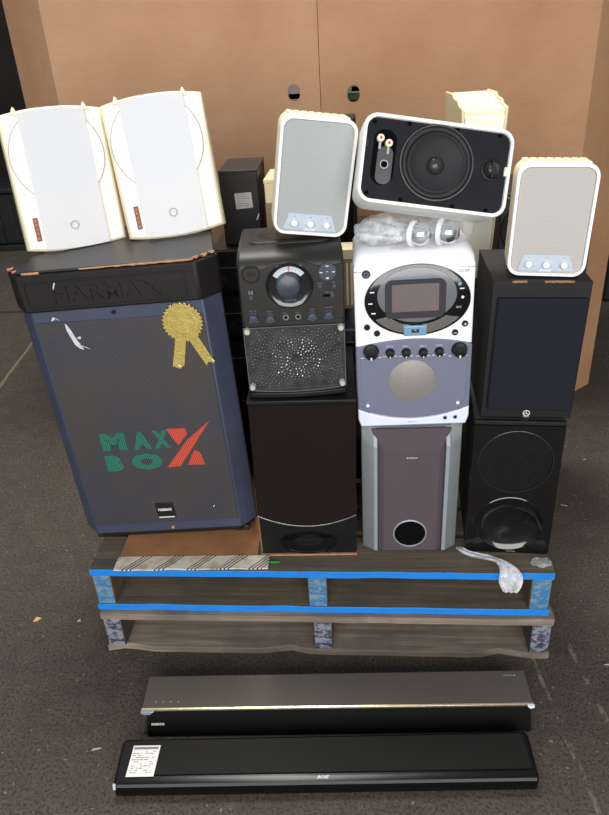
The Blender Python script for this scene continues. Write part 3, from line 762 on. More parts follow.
# lower grille area, bowed top and bottom edge
n = 16
low = [(-.1255 + .251 * k / n, .046 - .028 * (1 - (2 * k / n - 1) ** 2)) for k in range(n + 1)] + [(.1255 - .251 * k / n, .2 + .0155 * (1 - (2 * k / n - 1) ** 2)) for k in range(n + 1)]
lp = B().prism(low, -.003, .006).build('lower_panel', 'lilac_grey', t, bev=.002)
for s in (-1, 1):
    B().prism([(s * .126, .198), (s * .117, .198), (s * .116, .07), (s * .098, .034), (s * .126, .046)], -.0045, .02).build('cheek', 'lav_white' if False else 'lilac', lp, bev=.002)
B().prism([(-.120, 0), (.120, 0), (.126, .02), (.126, .046)] + [(x, z - .001) for x, z in reversed(low[:n + 1])][1:-1] + [(-.126, .046), (-.126, .02)], -.005, .01).build('base_band', 'lav_white', t, bev=.003)
b = B(); b.lathe([(.052, -.003), (.050, -.0042), (0, -.0055)], (-.003, 0, .113), seg=48); b.build('speaker_grille', 'spk_disc', t, smooth=40)
kn = [(-.0933, .190, .0155), (-.0517, .1855, .0092), (-.0167, .1845, .0092), (.0205, .1835, .0092), (.0553, .184, .0092), (.0986, .187, .0155)]
for (x, z, r) in kn:
    k = B().lathe([(r * 1.12, -.003), (r * 1.08, -.007), (r, -.008), (r * .9, -.020 if r > .01 else -.015), (0, -.021 if r > .01 else -.016)], (x, 0, z), seg=28).build('knob', 'black_satin', t, smooth=40)
    B().box(x - r * .12, x + r * .12, -.0155 if r < .01 else -.0205, -.013 if r < .01 else -.018, z - r * .9, z - r * .5).build('pointer', 'ink', k)
b = B()
for (x, z, r) in kn:
    for s in (-1, 1): b.box(x + s * r * 1.25 - .0035, x + s * r * 1.25 + .0035, -.0036, -.0029, z - r * 1.05, z - r * 1.05 + .0012)
for (x, z, r), s_ in zip(kn[1:5], ('ECHO', 'MIC 1', 'MIC 2', 'BALANCE')): b.text(s_, x, z + r * 1.6, .0022, -.003, width=.014, depth=.0004)
b.build('panel_lettering', 'ink_light', t)
for (x, z) in ((-.1035, .056), (.1, .0555)): B().lathe([(.0042, -.003), (.0038, -.0062), (0, -.007)], (x, -.001, z), seg=16).build('screw', 'ink_light', t, smooth=40)
for (x, z) in ((.0725, .0175), (.0955, .0185)):
    B().lathe([(.0052, -.004), (.0052, -.0068), (.0035, -.0068), (.003, -.003)], (x, 0, z), seg=20).build('jack', 'silver', t, smooth=40)
    B().cyl((x, 0, z), .0038, -.0063, -.003, 16).build('jack_hole', 'hole', t)
b = B(); b.text('Memorex', -.002, .0095, .0036, -.005, width=.020, depth=.0003); b.build('base_lettering', 'ink_grey', t)
# oval screen surround
ov = B().loft([[(x, .004, z) for x, z in circ(.0065, .3035, .1115, .079, 64)], [(x, -.004, z) for x, z in circ(.0065, .3035, .1115, .079, 64)], [(x, -.0065, z) for x, z in circ(.0065, .3035, .106, .074, 64)]]).build('screen_surround', 'gloss_black', t, smooth=40)
b = B(); pts = [(x, z) for x, z in circ(.0065, .3035, .104, .0735, 40, 212, 328)] + [(x, z) for x, z in reversed(circ(.005, .315, .088, .066, 40, 225, 315))]
b.prism(pts, -.009, -.006); b.build('chrome_crescent', 'chrome', ov, smooth=40)
B().loft([[(x, -.005, z) for x, z in circ(.005, .3165, .083, .060, 64)], [(x, -.0085, z) for x, z in circ(.005, .3165, .083, .060, 64)], [(x, -.0095, z) for x, z in circ(.005, .3165, .080, .057, 64)]]).build('inner_surround', 'bezel', ov, smooth=40)
B().loft([[(x, -.009, z) for x, z in rr(.002, .309, .128, .087, .016)], [(x, -.0125, z) for x, z in rr(.002, .309, .124, .083, .014)]]).build('bezel', 'bezel_dark', ov, smooth=40)
scn = B().prism(rr(.0015, .3125, .098, .060, .002, 2), -.0132, -.012).build('screen', 'screen', ov)
B().prism([(-.022, .226), (.026, .226), (.028, .250), (-.024, .250)], -.0125, -.006).build('dock', 'dock', ov, bev=.003)
B().prism([(-.006, .234), (.010, .234), (.010, .242), (.004, .242), (.004, .238), (0, .238), (0, .242), (-.006, .242)], -.0135, -.012).build('dock_connector', 'ink_black', ov)
for (x, z) in ((-.0885, .3265), (-.0925, .3015), (-.0865, .2795), (.0985, .3265)): B().box(x - .0045, x + .0045, -.0072, -.0063, z - .0012, z + .0012).build('button_mark', 'ink_light', ov)
B().cyl((.1005, 0, .3075), .003, -.0072, -.0063, 12).build('button', 'ink_light', ov)
b = B(); b.text('CD+G', .093, .2860, .004, -.0064, width=.010, depth=.0004); b.build('surround_lettering', 'ink_light', ov)
B().cyl((.0935, 0, .337), .0042, -.0075, -.006, 16).build('indicator', 'dock', ov)
for (x, z, r, m) in ((-.1001, .3649, .009, 'bezel_dark'), (-.1008, .2464, .0068, 'black_satin'), (-.0795, .2314, .0068, 'black_satin'), (.1089, .2455, .0068, 'black_satin'), (.0884, .2262, .0068, 'black_satin')):
    k = B().lathe([(r, .002), (r, -.003), (r * .85, -.0045), (0, -.0045)], (x, 0, z), seg=24).build('button', m, t, smooth=40)
    if m == 'bezel_dark': B().lathe([(.0048, -.0048), (.0040, -.0048)], (x, -.0, z), seg=20).build('power_mark', 'dock', k)
    elif x > 0: b = B(); b.box(x - .003, x + .003, -.0052, -.0044, z - .0007, z + .0007); (b.box(x - .0007, x + .0007, -.0052, -.0044, z - .003, z + .003) if x > .1 else None); b.build('button_mark', 'ink', k)
b = B(); b.text('LCD 500T', .103, .3625, .0052, -.0002, width=.024, depth=.0004); b.box(.094, .112, -.0006, 0, .371, .3716); b.build('model_lettering', 'ink_grey', t)
b = B()
for s in (-1, 1): b.box(s * .1175 - .008, s * .1175 + .008, -.0006, .004, .3695, .3703)
b.build('seam_line', 'ink_grey', t)

# ------------------------------------------------------------------ column four: glossy subwoofer and bookshelf speaker
t = thing('speaker_cabinet', 'glossy black speaker with round driver and bowl shaped horn, at the pallet right corner', 'speaker', (.3484, 1.3825, PT), -3.5, 0, 0)
def ringed_front(b, W, z0, z1, holes):
    pass
B().box(-.100, .101, .014, .36, .0, .3835).build('cabinet', 'black_ash', t, bev=.003)
fb = B(); n = 48
# baffle made of two square cells with round holes
def cell(b, x0, x1, z0, z1, cx, cz, r, y0, y1, n=48):
    inner = circ(cx, cz, r, n=n); outer = []
    for (px, pz) in inner:
        dx, dz = px - cx, pz - cz
        tx = ((x1 - cx) if dx > 0 else (x0 - cx)) / dx if abs(dx) > 1e-7 else 1e9
        tz = ((z1 - cz) if dz > 0 else (z0 - cz)) / dz if abs(dz) > 1e-7 else 1e9
        k = min(tx, tz); outer.append([cx + dx * k, cz + dz * k])
    for c in ((x0, z0), (x1, z0), (x0, z1), (x1, z1)):
        j = min(range(n), key=lambda i: (outer[i][0] - c[0]) ** 2 + (outer[i][1] - c[1]) ** 2); outer[j] = list(c)
    b.ring(outer, inner, y0, y1)
cell(fb, -.101, .102, .002, .184, .0, .093, .080, 0, .014); cell(fb, -.101, .102, .184, .362, .0, .2735, .0855, 0, .014)
fb.box(-.101, .102, 0, .014, .362, .372)
bf = fb.build('front_baffle', 'gloss_black', t)
B().box(-.101, .102, .0, .014, .373, .3835).build('top_strip', 'black_plastic', t, bev=.002)
b = B(); b.lathe([(.0855, .008), (.0845, .002), (.0838, .0015), (.083, .003), (.0, .001)], (0, 0, .2735), seg=56)
plabel(b.build('driver_cover', 'matte_black', t, smooth=40), 'flat round cloth cover with a thin bright rim')
b = B(); b.lathe([(.0858, -.001), (.0845, -.0018), (.0838, .000)], (0, 0, .2735), seg=56); b.build('rim', 'dome', t, smooth=40)
b = B(); b.lathe([(.081, -.001), (.079, -.002), (.074, .002), (.062, .0065), (.045, .0095), (.025, .0115), (.0, .012)], (0, 0, .093), seg=56)
b.build('horn_bowl', 'gloss_black', t, smooth=60)
b = B(); b.box(.00, .022, -.0006, .0, -.0 + .0065, .0085); b.build('front_lettering', 'ink_grey', t)

t = thing('bookshelf_speaker', 'black bookshelf speaker with blue black cloth grille and round tuning fork emblem', 'speaker', (.3605, 1.400, .6635), -1.5, 0, 1)
B().box(-.0985, .1015, .008, .24, .0005, .3225).build('cabinet', 'black_ash', t, bev=.0015)
B().box(-.0985, .1015, .0, .01, .0005, .3225).build('front_baffle', 'black_plastic', t, bev=.0015)
g = B().box(-.087, .0985, -.011, .001, .024, .289).build('grille', 'navy_cloth', t, bev=.004)
b = B(); b.ring(circ(.003, .0125, .0078, n=28), circ(.003, .0125, .0062, n=28), -.0022, .0)
for a in (90, 210, 330):
    ca, sa = math.cos(math.radians(a)), math.sin(math.radians(a))
    L = [[(.003 + ca * q - sa * w, yy, .0125 + sa * q + ca * w) for (q, w) in ((0, -.0007), (.0065, -.0007), (.0065, .0007), (0, .0007))] for yy in (-.002, 0)]
    b.loft(L)
b.text('YAMAHA', .003, .0028, .0018, .0, width=.014, depth=.001)
b.build('emblem', 'ink', t)
chips([-.06 + .006 * i for i in range(6)], 8, t, -.0005, .3215, .0012); chips([.005 + .006 * i for i in range(11)], 9, t, -.0005, .3215, .0012)

# ------------------------------------------------------------------ satellites (rounded white desk speakers)
def sat_shell(t, W, H, shell='cream', ribs=True, depth=.12, horizontal=False):
    r = .026
    def lay(sw, sh, y, rr_): return [(x, y, z) for x, z in rr(0, H / 2, W * sw, H * sh, rr_, 8)]
    L = [lay(.975, .98, .004, r * .95), lay(1, 1, .012, r), lay(.995, 1.0, .04, r), lay(.975, 1.0, .085, r), lay(.90, .95, depth - .008, r), lay(.84, .90, depth, r * .8)]
    B().loft(L, ribs).build('shell', shell, t, smooth=40)
    if ribs:
        nr = 8
        for k in range(nr):
            x = -W * .36 + W * .72 * k / (nr - 1)
            b = B(); b.loft([[(x - .0066, y, z - .006), (x + .0066, y, z - .006), (x + .0058, y, z + .0013), (x - .0058, y, z + .0013)] for y, z in ((.016, H), (.03, H), (.06, H), (.085, H), (.108, H * .98))])
            b.build('rib', shell, t, bev=.0015)
    b = B(); o = rr(0, H / 2, W, H, r, 8); o2 = rr(0, H / 2, W * .985, H * .988, r * .96, 8); i = rr(0, H / 2, W - .0135, H - .0135, r - .0055, 8); i2 = rr(0, H / 2, W - .017, H - .017, r - .008, 8)
    b.loft([[(x, .012, z) for x, z in o], [(x, .002, z) for x, z in o], [(x, -.002, z) for x, z in o2], [(x, -.002, z) for x, z in i], [(x, .006, z) for x, z in i2]], False, False)
    b.build('rim', 'rim_white', t, smooth=35)
def dense(o, step=.006):
    out = []
    for i in range(len(o)):
        a, c = Vector(o[i]), Vector(o[(i + 1) % len(o)]); n = max(1, int((c - a).length / step))
        out += [tuple(a.lerp(c, k / n)) for k in range(n)]
    return out
def ring_hole(o, cx, cz, r):
    inn = []
    for x, z in o:
        d = Vector((x - cx, z - cz)).normalized(); inn.append((cx + d.x * r, cz + d.y * r))
    return inn
def sat(pos, yaw, pitch, roll, label, W, H, gm, shell, panel):
    t = thing('desk_speaker', label, 'speaker', pos, yaw, pitch, roll, group='rounded white desk speakers with grey grilles')
    sat_shell(t, W, H, shell)
    g = B().prism(rr(0, H / 2, W - .016, H - .016, .019, 8), .002, .008).build('grille', gm, t, bev=.001)
    p = B().prism([(-W * .37, .010), (W * .37, .010), (W * .28, .0455), (-W * .30, .0455)], -.0005, .004).build('control_panel', panel, t, bev=.002)
    for x in (-.0355, -.0005, .0345):
        B().lathe([(.0073, 0), (.0072, -.007), (.006, -.009), (0, -.0095)], (x, 0, .0255), seg=22).build('knob', 'knob_white', p, smooth=40)
    b = B()
    for x in (-.0355, -.0005, .0345): b.box(x - .012, x - .009, -.0009, -.0004, .0205, .0213); b.box(x + .009, x + .012, -.0009, -.0004, .0205, .0213); b.box(x - .003, x + .003, -.0009, -.0004, .0385, .0393)
    b.build('panel_marks', 'ink_grey', p)
    b = B(); b.text('BOSE', .0, .0125, .0045, -.0004, width=.024, italic=.3, bold=.03, depth=.0004); b.build('lettering', 'ink_light', p)
    return t
sat((-.1168, 1.4724, 1.0785), 10.5, .7, 8.5, 'white rounded desk speaker tilted on top of the black karaoke machine', .159, .2373, 'sat_grille', 'cream', 'panel_blue')
sat((.3743, 1.4203, .9900), -5.6, -2.4, 1.7, 'white rounded desk speaker on top of the bookshelf speaker at the right', .1571, .2240, 'sat_grille_warm', 'cream', 'panel_blue')

# the open one, lying on its side
t = thing('open_speaker', 'white rounded speaker without grille lying on its side, black woofer showing', 'speaker', (.1326, 1.3998, 1.1400), 9.6, -20, 10.9)
t.scale = (1.07, 1.07, 1.05)
W, H = .283, .162
sat_shell(t, W, H, 'rim_white', ribs=False, depth=.11)
fp = B(); 
cx, cz = .0005, .0855
_o = dense(rr(0, H / 2, W - .0145, H - .0145, .019, 8)); bf = B().ring(_o, ring_hole(_o, cx, cz, .0675), .0030, .010).build('baffle', 'baffle_black', t)
b = B(); b.lathe([(.0705, .006), (.0705, .001), (.069, -.001), (.0665, -.001), (.0655, .0015), (.0630, .0035)], (cx, 0, cz), seg=56); b.build('woofer_frame', 'dome', t, smooth=40)
b = B(); b.lathe([(.0658, .004), (.0645, -.001), (.061, -.0035), (.0575, -.002), (.0555, .0025), (.0535, .0032)], (cx, 0, cz), seg=56); sr = b.build('woofer_surround', 'rubber', t, smooth=60)
b = B(); b.lathe([(.0545, .0035), (.0500, .002), (.0485, .0032), (.034, .0065), (.019, .0095), (.0, .010)], (cx, 0, cz), seg=56); plabel(b.build('woofer_cone', 'cone', t, smooth=50), 'dark grey cone')
b = B(); b.lathe([(.0165, .0105), (.0162, .006), (.013, .001), (.0075, -.003), (.0, -.0045)], (cx, 0, cz - .003), seg=36); plabel(b.build('dust_cap', 'dome', t, smooth=60), 'round grey dome')
b = B(); b.lathe([(.0205, .006), (.0205, .0), (.018, -.001), (.0155, .001), (.014, .0022), (0, .0022)], (.1055, 0, .087), seg=36); tw = b.build('tweeter', 'black_plastic', t, smooth=40)
B().ball((.1055, .002, .087), .009, 16, .6).build('tweeter_dome', 'dome', tw, smooth=60)
B().box(.1035, .1075, -.0045, .0, .070, .104).build('tweeter_bar', 'black_plastic', tw, bev=.001)
b = B(); b.prism(rr(-.0985, .0845, .043, .100, .0205, 8), .0025, .0045); pk = b.build('terminal_recess', 'hole', t)
b = B(); b.prism(rr(-.0960, .070, .029, .068, .013, 8), .0018, .003); pk2 = b.build('terminal_plate', 'dome', t); plabel(pk2, 'grey plate')
for (x, z) in ((-.1085, .1165), (-.0925, .1090)):
    k = B().lathe([(.0068, .003), (.0068, -.006), (.0055, -.0075), (0, -.0078)], (x, 0, z), seg=22).build('terminal_knob', 'cream', t, smooth=40)
    B().cyl((x, 0, z), .0026, -.0085, -.0075, 12).build('terminal_tip', 'red_ink', k)
    B().box(x - .002, x + .002, -.002, .003, z - .019, z - .006).build('terminal_lug', 'silver', t)
B().lathe([(.008, .002), (.008, -.0008), (.0062, -.0008), (.006, .0015)], (-.0965, 0, .0715), seg=22).build('port_rim', 'silver', t, smooth=40)
B().cyl((-.0965, 0, .0715), .0062, .0005, .003, 22).build('port', 'hole', t)
for (x, z) in ((-.122, .146), (-.058, .150), (.032, .150), (.113, .150), (-.122, .018), (-.058, .012), (.040, .012), (.105, .012)):
    B().lathe([(.0042, .0035), (.0038, .0015), (.003, .0015), (.0, .0024)], (x, 0, z), seg=14).build('screw_hole', 'hole', t)
for (x, z) in ((-.1315, .105), (.1315, .086)): B().box(x - .003, x + .003, -.0025, .006, z - .008, z + .008).build('grille_catch', 'cream' if x > 0 else 'black_plastic', t, bev=.001)

# ------------------------------------------------------------------ microphones in a clear bag on the white karaoke machine
WT = Matrix.Translation((.109, 1.400, .6495)) @ Matrix.Rotation(math.radians(1.5), 4, 'Z') @ Matrix.Rotation(math.radians(-.8), 4, 'Y')
def mic(lx, ly, lz, yaw, pitch, label):
    p = WT @ Vector((lx, ly, lz))
    t = thing('microphone', label, 'microphone', p, yaw, 0, pitch, group='microphones in the clear bag')
    # local x points from the handle to the head
    b = B(); b.lathe([(.0, -.135), (.0085, -.135), (.010, -.12), (.012, -.04), (.0145, -.012), (.021, -.004)], (0, 0, 0), 'x', 24); plabel(b.build('handle', 'silver', t, smooth=50), 'silver handle')
    b = B(); b.lathe([(.0215, -.005), (.026, -.004), (.0272, 0), (.026, .004), (.0215, .005)], (0, 0, 0), 'x', 32); b.build('collar_ring', 'white', t, smooth=50)
    b = B(); b.lathe([(.0225, .003), (.0248, .012), (.0238, .022), (.019, .031), (.011, .0365), (.0, .038)], (0, 0, 0), 'x', 32); hd = b.build('head', 'chrome', t, smooth=60)
    b = B()
    for k in range(8):
        a = PI * k / 8
        b.tube([(.008 + .0305 * math.sin(q), .0252 * math.cos(q) * math.cos(a), .0252 * math.cos(q) * math.sin(a)) for q in [PI * j / 12 for j in range(13)]], .0006, 4)
    b.build('head_mesh', 'dome', hd)
    return t
mic(.000, .030, .4365, -28, 0, 'silver microphone in the clear bag, the one nearer the black karaoke machine')
mic(.056, .026, .4380, -24, 0, 'silver microphone in the clear bag, the one nearer the bookshelf speaker')
# bag
t = thing('plastic_bag', 'crumpled clear plastic bag holding two microphones on the white karaoke machine', 'bag', WT @ Vector((.004, .058, .4125)), 1.5)
def crumple(rx, ry, rz, cx, cz, seed, amp=.14, nu=56, nv=22):
    b = B(); V = []
    for j in range(nv + 1):
        ph = PI * j / nv
        for i in range(nu):
            th = 2 * PI * i / nu
            d = Vector((math.sin(ph) * math.cos(th), math.sin(ph) * math.sin(th), math.cos(ph)))
            k = 1 + amp * noise.noise(d * 2.1 + Vector((seed, 0, 0))) + amp * .25 * noise.noise(d * 6 + Vector((0, seed, 0)))
            sgn = lambda v, e: math.copysign(abs(v) ** e, v)
            V.append((cx + rx * sgn(d.x, .8) * k, ry * sgn(d.y, .8) * k, max(.0008, cz + rz * sgn(d.z, .8) * k)))
    F = []
    for j in range(nv):
        for i in range(nu):
            F.append((j * nu + i, j * nu + (i + 1) % nu, (j + 1) * nu + (i + 1) % nu, (j + 1) * nu + i))
    b.faces(V, F); bmesh.ops.remove_doubles(b.bm, verts=b.bm.verts[:], dist=1e-5); return b
crumple(.120, .070, .036, .0, .026, 3.1).build('body', 'bag', t, smooth=70)
crumple(.052, .045, .026, -.066, .024, 8.1, .3, 36, 16).build('gathered_end', 'wrap', t, smooth=70)

# ------------------------------------------------------------------ plastic wrap scrap trailing over the pallet edge
bb = B(); path = [(.233, 1.400, .284), (.236, 1.383, .289), (.252, 1.366, .290), (.276, 1.360, .290), (.296, 1.352, .294), (.310, 1.343, .298), (.322, 1.328, .299), (.334, 1.312, .2965), (.341, 1.298, .290), (.345, 1.291, .275), (.347, 1.288, .255), (.345, 1.287, .235)]
wd = [.008, .012, .010, .014, .012, .009, .010, .018, .026, .032, .026, .016]
L = []
for i in range(len(path)):
    p = Vector(path[i]); d = (Vector(path[min(i + 1, len(path) - 1)]) - Vector(path[max(i - 1, 0)])).normalized()
    sd = Vector((1, 0, 0)) - d * d.x; sd = (sd.normalized() if i > 4 else Vector((-d.y, d.x, 0)).normalized())
    nn = d.cross(sd)
    row = []
    m = 14
    for k in range(m + 1):
        u = -1 + 2 * k / m
        q = p + sd * (u * wd[i] + .003 * noise.noise((i * .9, u * 3, 1))) + nn * (.007 * noise.noise((i * 1.3, u * 3.5, 7)) + .0015 * math.sin(u * 7 + i * 1.1))
        if q.y > 1.302: q.z = max(q.z, .2815)
        else: q.y = min(q.y, 1.3005)
        row.append(tuple(q))
    L.append(row)
b = B().loft(L, False, False, closed=False)
w = b.build('plastic_scrap', 'wrap', None, smooth=70)
so = w.modifiers.new('solid', 'SOLIDIFY'); so.thickness = .0006
sb = w.modifiers.new('sub', 'SUBSURF'); sb.levels = 1; sb.render_levels = 1
tag(w, 'milky plastic wrap scrap trailing over the blue pallet edge below the glossy speaker', 'plastic wrap')
w2 = crumple(.024, .016, .006, 0, .003, 5.5, .3, 28, 12).build('plastic_scrap', 'bag', None, smooth=60, loc=(.428, 1.345, PT + .001))
tag(w2, 'small crumpled clear plastic scrap beside the glossy speaker corner', 'plastic wrap')
b = B(); b.prismz([(0, 0), (.035, .003), (.04, .008), (.004, .007)], 0, .0015)
tag(b.build('tape_scrap', 'green_tape', None, loc=(-.262, 1.335, PT + .0012)), 'small green tape scrap on the pallet in front of the cloth grilled speaker', 'tape')

# ------------------------------------------------------------------ back row on the pallet: receivers, boxes
def receiver(x, y, z, w, h, d, yaw, label, kind=0):
    t = thing('receiver', label, 'receiver', (x, y, z), yaw, group='black receivers stacked behind the front row')
    B().box(-w / 2, w / 2, 0, d, .008, h).build('case', 'dark_metal', t, bev=.003)
    fc = B().box(-w / 2 + .002, w / 2 - .002, -.008, 0, .012, h - .002).build('fascia', 'black_satin', t, bev=.003)
    B().box(-w / 2 + .004, w / 2 - .004, -.0095, -.008, h * .62, h * .62 + .0018).build('trim_line', 'steel', fc)
    B().box(-w * .12, w * .16, -.0095, -.008, h * .68, h * .88).build('display', 'gloss_black', fc)
    for kx, r in ((-w * .42, .012), (w * .41, .017)): B().lathe([(r, -.008), (r * .95, -.022), (0, -.023)], (kx, 0, h * .38), seg=24).build('knob', 'black_plastic', fc, smooth=40)
    for k in range(7):
        B().lathe([(.0035, -.008), (.0032, -.011), (0, -.011)], (-w * .3 + k * .034, 0, h * .3), seg=12).build('button', 'steel' if (k + kind) % 3 == 0 else 'black_plastic', fc, smooth=40)
    for sx in (-1, 1):
        for yy in (.03, d - .03): B().cyl((sx * (w / 2 - .04), 0, 0), .015, 0, 0) if False else B().lathe([(.015, 0), (.014, .009)], (sx * (w / 2 - .04), yy, 0), 'z', 16, True, True).build('foot', 'rubber', t)
    return t
zz = PT + .002
names = ['black receiver at the bottom of the stack behind the cloth grilled speaker', 'second black receiver from the bottom of the stack behind the front row', 'third black receiver of the stack, behind the clear karaoke window',
         'fourth black receiver of the stack, showing left of the karaoke machine', 'topmost black receiver of the stack behind the karaoke machine knobs']
hs = [.15, .13, .14, .13, .128]
for k, (h, nm) in enumerate(zip(hs, names)):
    receiver(-.195 + (.006 if k % 2 else -.004), 1.79 + .004 * k, zz, .43, h, .34, 1 - k * .4, nm, k); zz += h + .0005
top_z = zz
# wooden sided speaker behind black karaoke machine
t = thing('wooden_speaker', 'red brown wooden sided speaker just behind the black karaoke machine', 'speaker', (-.185, 1.685, PT + .0005))
B().box(-.105, .105, .004, .09, 0, .62).build('cabinet', 'red_wood', t, bev=.002)
B().box(-.10, .10, -.004, .004, .006, .614).build('grille', 'brown_cloth', t, bev=.002)
# cream slatted item right part of the stack top
t = thing('slatted_box', 'cream slatted appliance in the gap between the two karaoke machines', 'appliance', (-.03, 1.69, PT + .0005))
B().box(-.045, .045, .0, .065, 0, .70).build('body', 'tan_box', t, bev=.003)
for k in range(7): B().box(-.038 + k * .011, -.032 + k * .011, -.003, .001, .56, .67).build('slat', 'aged_cream', t, bev=.0008)
B().box(-.046, .046, -.003, .066, .68, .705).build('top_lip', 'aged_cream', t, bev=.002)
B().box(-.045, .045, -.004, .001, .02, .55).build('lower_front', 'gloss_black', t)
B().box(-.035, .04, -.0052, -.004, .49, .4935).build('trim_line', 'dock', t)
b = B()
for q in range(4): b.box(-.03 + q * .012, -.022 + q * .012, -.0055, -.004, .455, .458); b.box(-.03 + q * .012, -.024 + q * .012, -.0055, -.004, .435, .4375)
b.build('front_lettering', 'ink_grey', t)
b = B(); b.ring(circ(0, .37, .016, n=24), circ(0, .37, .0145, n=24), -.0055, -.004); b.ring(circ(0, .37, .009, n=24), circ(0, .37, .008, n=24), -.0055, -.004); b.build('emblem', 'ink_grey', t)
# black box with label on the receiver stack
bz = top_z
t = thing('boxed_speaker', 'small black cabinet with grey top and white label beside the tilted white speakers', 'speaker', (-.325, 1.85, bz), 2)
H = 1.156 - bz
B().box(-.052, .050, 0, .20, 0, H).build('cabinet', 'black_plastic', t, bev=.003)
B().box(-.053, .051, -.002, .202, H - .004, H + .002).build('top_panel', 'kar_body', t, bev=.002)
lb = B().prism([(-.013, H - .098), (.032, H - .095), (.030, H - .055), (-.015, H - .057)], -.001, .0005).build('label', 'label_grey', t)
b = B()
for k in range(6): b.box(-.010, .026 - .004 * (k % 3), -.0014, -.001, H - .090 + k * .006, H - .0885 + k * .006)
b.build('label_print', 'ink_grey', lb)
B().prism([(.038, H - .128), (.042, H - .128), (.048, H - .112), (.045, H - .112)], -.001, .0005).build('scuff_mark', 'scratch', t)
# cream box over tan box
t = thing('tan_carton', 'tan carton beside the labelled black cabinet', 'box', (-.215, 1.86, bz + .0005))
B().box(-.046, .04, 0, .15, 0, 1.066 - bz).build('body', 'tan_box', t, bev=.002)
tz = 1.066
t = thing('cream_box', 'cream plastic box stacked on the tan carton', 'box', (-.215, 1.86, tz + .001))
B().box(-.045, .042, -.004, .15, 0, .062).build('body', 'aged_cream', t, bev=.004)
B().box(-.0465, .0435, -.0055, .1515, .052, .064).build('lid', 'aged_cream', t, bev=.003)
# small black speaker between satellites
t = thing('black_speaker', 'black cabinet top peeping between the tilted desk speaker and the open speaker', 'speaker', (-.085, 1.84, bz + .0005))
B().box(.0, .068, 0, .10, 0, 1.272 - bz).build('cabinet', 'black_plastic', t, bev=.006)
B().box(.005, .06, -.003, .0, .01, 1.25 - bz).build('grille', 'brown_cloth', t, bev=.002)

# cream speaker behind the open one, on a dark cabinet
t = thing('support_cabinet', 'dark cabinet standing behind the white karaoke machine under the cream speaker', 'speaker', (.275, 1.79, PT + .0005))
B().box(-.095, .11, 0, .30, 0, .58).build('cabinet', 'black_ash', t, bev=.003); B().box(-.088, .103, -.005, 0, .01, .57).build('grille', 'navy_cloth', t, bev=.002)
t = thing('cream_speaker', 'cream wall speaker with ridged top standing behind the open speaker', 'speaker', (.292, 1.805, .861), 9, 0, 0)
pf = [(0, 0), (0, .418), (.03, .424), (.045, .434), (.075, .437), (.09, .446), (.15, .448), (.15, 0)]
b = B(); b.loft([[(x0 if z > .3 else x0 * .7, y, z) for y, z in pf] for x0 in (-.050, .050)]); b.build('body', 'cream', t, bev=.003)
for sd in (-1, 1):
    b = B(); pq = [(y + (-.002 if y < .1 else .002), z + (.003 if z > .2 else 0)) for y, z in pf]
    b.loft([[((sd * .0535 + o) * (1 if z > .3 else .7), y, z) for y, z in pq] for o in (-.0035, .0035)]); plabel(b.build('side_cheek', 'aged_cream', t, bev=.0015), 'yellowed cream edge')
B().prism([(-.034, .02), (.034, .02), (.049, .404), (-.049, .404)], -.006, .0).build('grille', 'warm_white', t, bev=.003)
# dark horn speaker far behind bookshelf speaker
t = thing('horn_speaker', 'dark round drivered cabinet in shadow behind the bookshelf speaker', 'speaker', (.475, 2.0, PT + .0005))
B().box(-.09, .17, 0, .28, 0, .76).build('cabinet', 'vinyl', t, bev=.004)
b = B(); b.lathe([(.075, 0), (.075, -.006), (.07, -.008), (.06, -.003), (.02, .0), (0, -.004)], (-.01, 0, .66), seg=40); b.build('driver', 'cone', t, smooth=50)
b = B(); b.tube([(-.08 + .02 * k, -.012 - .004 * k, .752 - .010 * math.sin(k * .5)) for k in range(9)], .0016, 6); b.build('cable', 'tan_box', t, smooth=60)

# ------------------------------------------------------------------ sound bars
t = thing('sound_bar', 'rear sound bar with grey brushed top and thin pale edge line', 'sound bar', (-.532, 1.036, 0), 2.75, group='sound bars on the floor')
LW = .913
pf = [(.0, .004), (.004, .0), (.10, .0), (.125, .01), (.128, .055), (.033, .055), (.028, .051), (.006, .016)]
b = B(); L = [[(x, y, z) for y, z in pf] for x in (0.002, LW - .004)]; b.loft(L); b.build('body', 'bar_front', t, bev=.002)
tp = B(); tp.prismz([(-.010, .030), (LW + .003, .030), (LW + .006, .127), (-.014, .127)], .0552, .0605); tp.build('top_plate', 'brushed', t, bev=.002)
b = B(); b.prismx([(.0285, .0545), (.0285, .0605), (.0335, .0615), (.0335, .0545)], -.011, LW + .004); b.build('edge_strip', 'gold_line', t, bev=.0008)
b = B(); b.prism([(-.011, .0605), (.022, .0605), (.010, .050), (-.004, .050), (-.010, .054)], .022, .030); b.build('end_cap', 'silver', t, bev=.001)
b = B(); b.prism([(LW + .005, .0605), (LW - .012, .0605), (LW - .006, .053), (LW + .003, .055)], .022, .030); b.build('end_cap', 'ink_light', t, bev=.001)
b = B(); b.text('SAMSUNG', .030, .0345, .0062, .0098, width=.031, bold=.03, depth=.0022); b.build('lettering', 'ink', t)
b = B()
for k in range(4): b.ball((.020 + .0185 * k, .050, .0607), .0011, 6, 1)
b.build('touch_dots', 'ink', t)
b = B(); b.box(LW - .048, LW - .026, .110, .114, .0605, .0609); b.ball((LW - .022, .112, .0607), .003, 8, 1); b.build('top_marks', 'ink_grey', t)

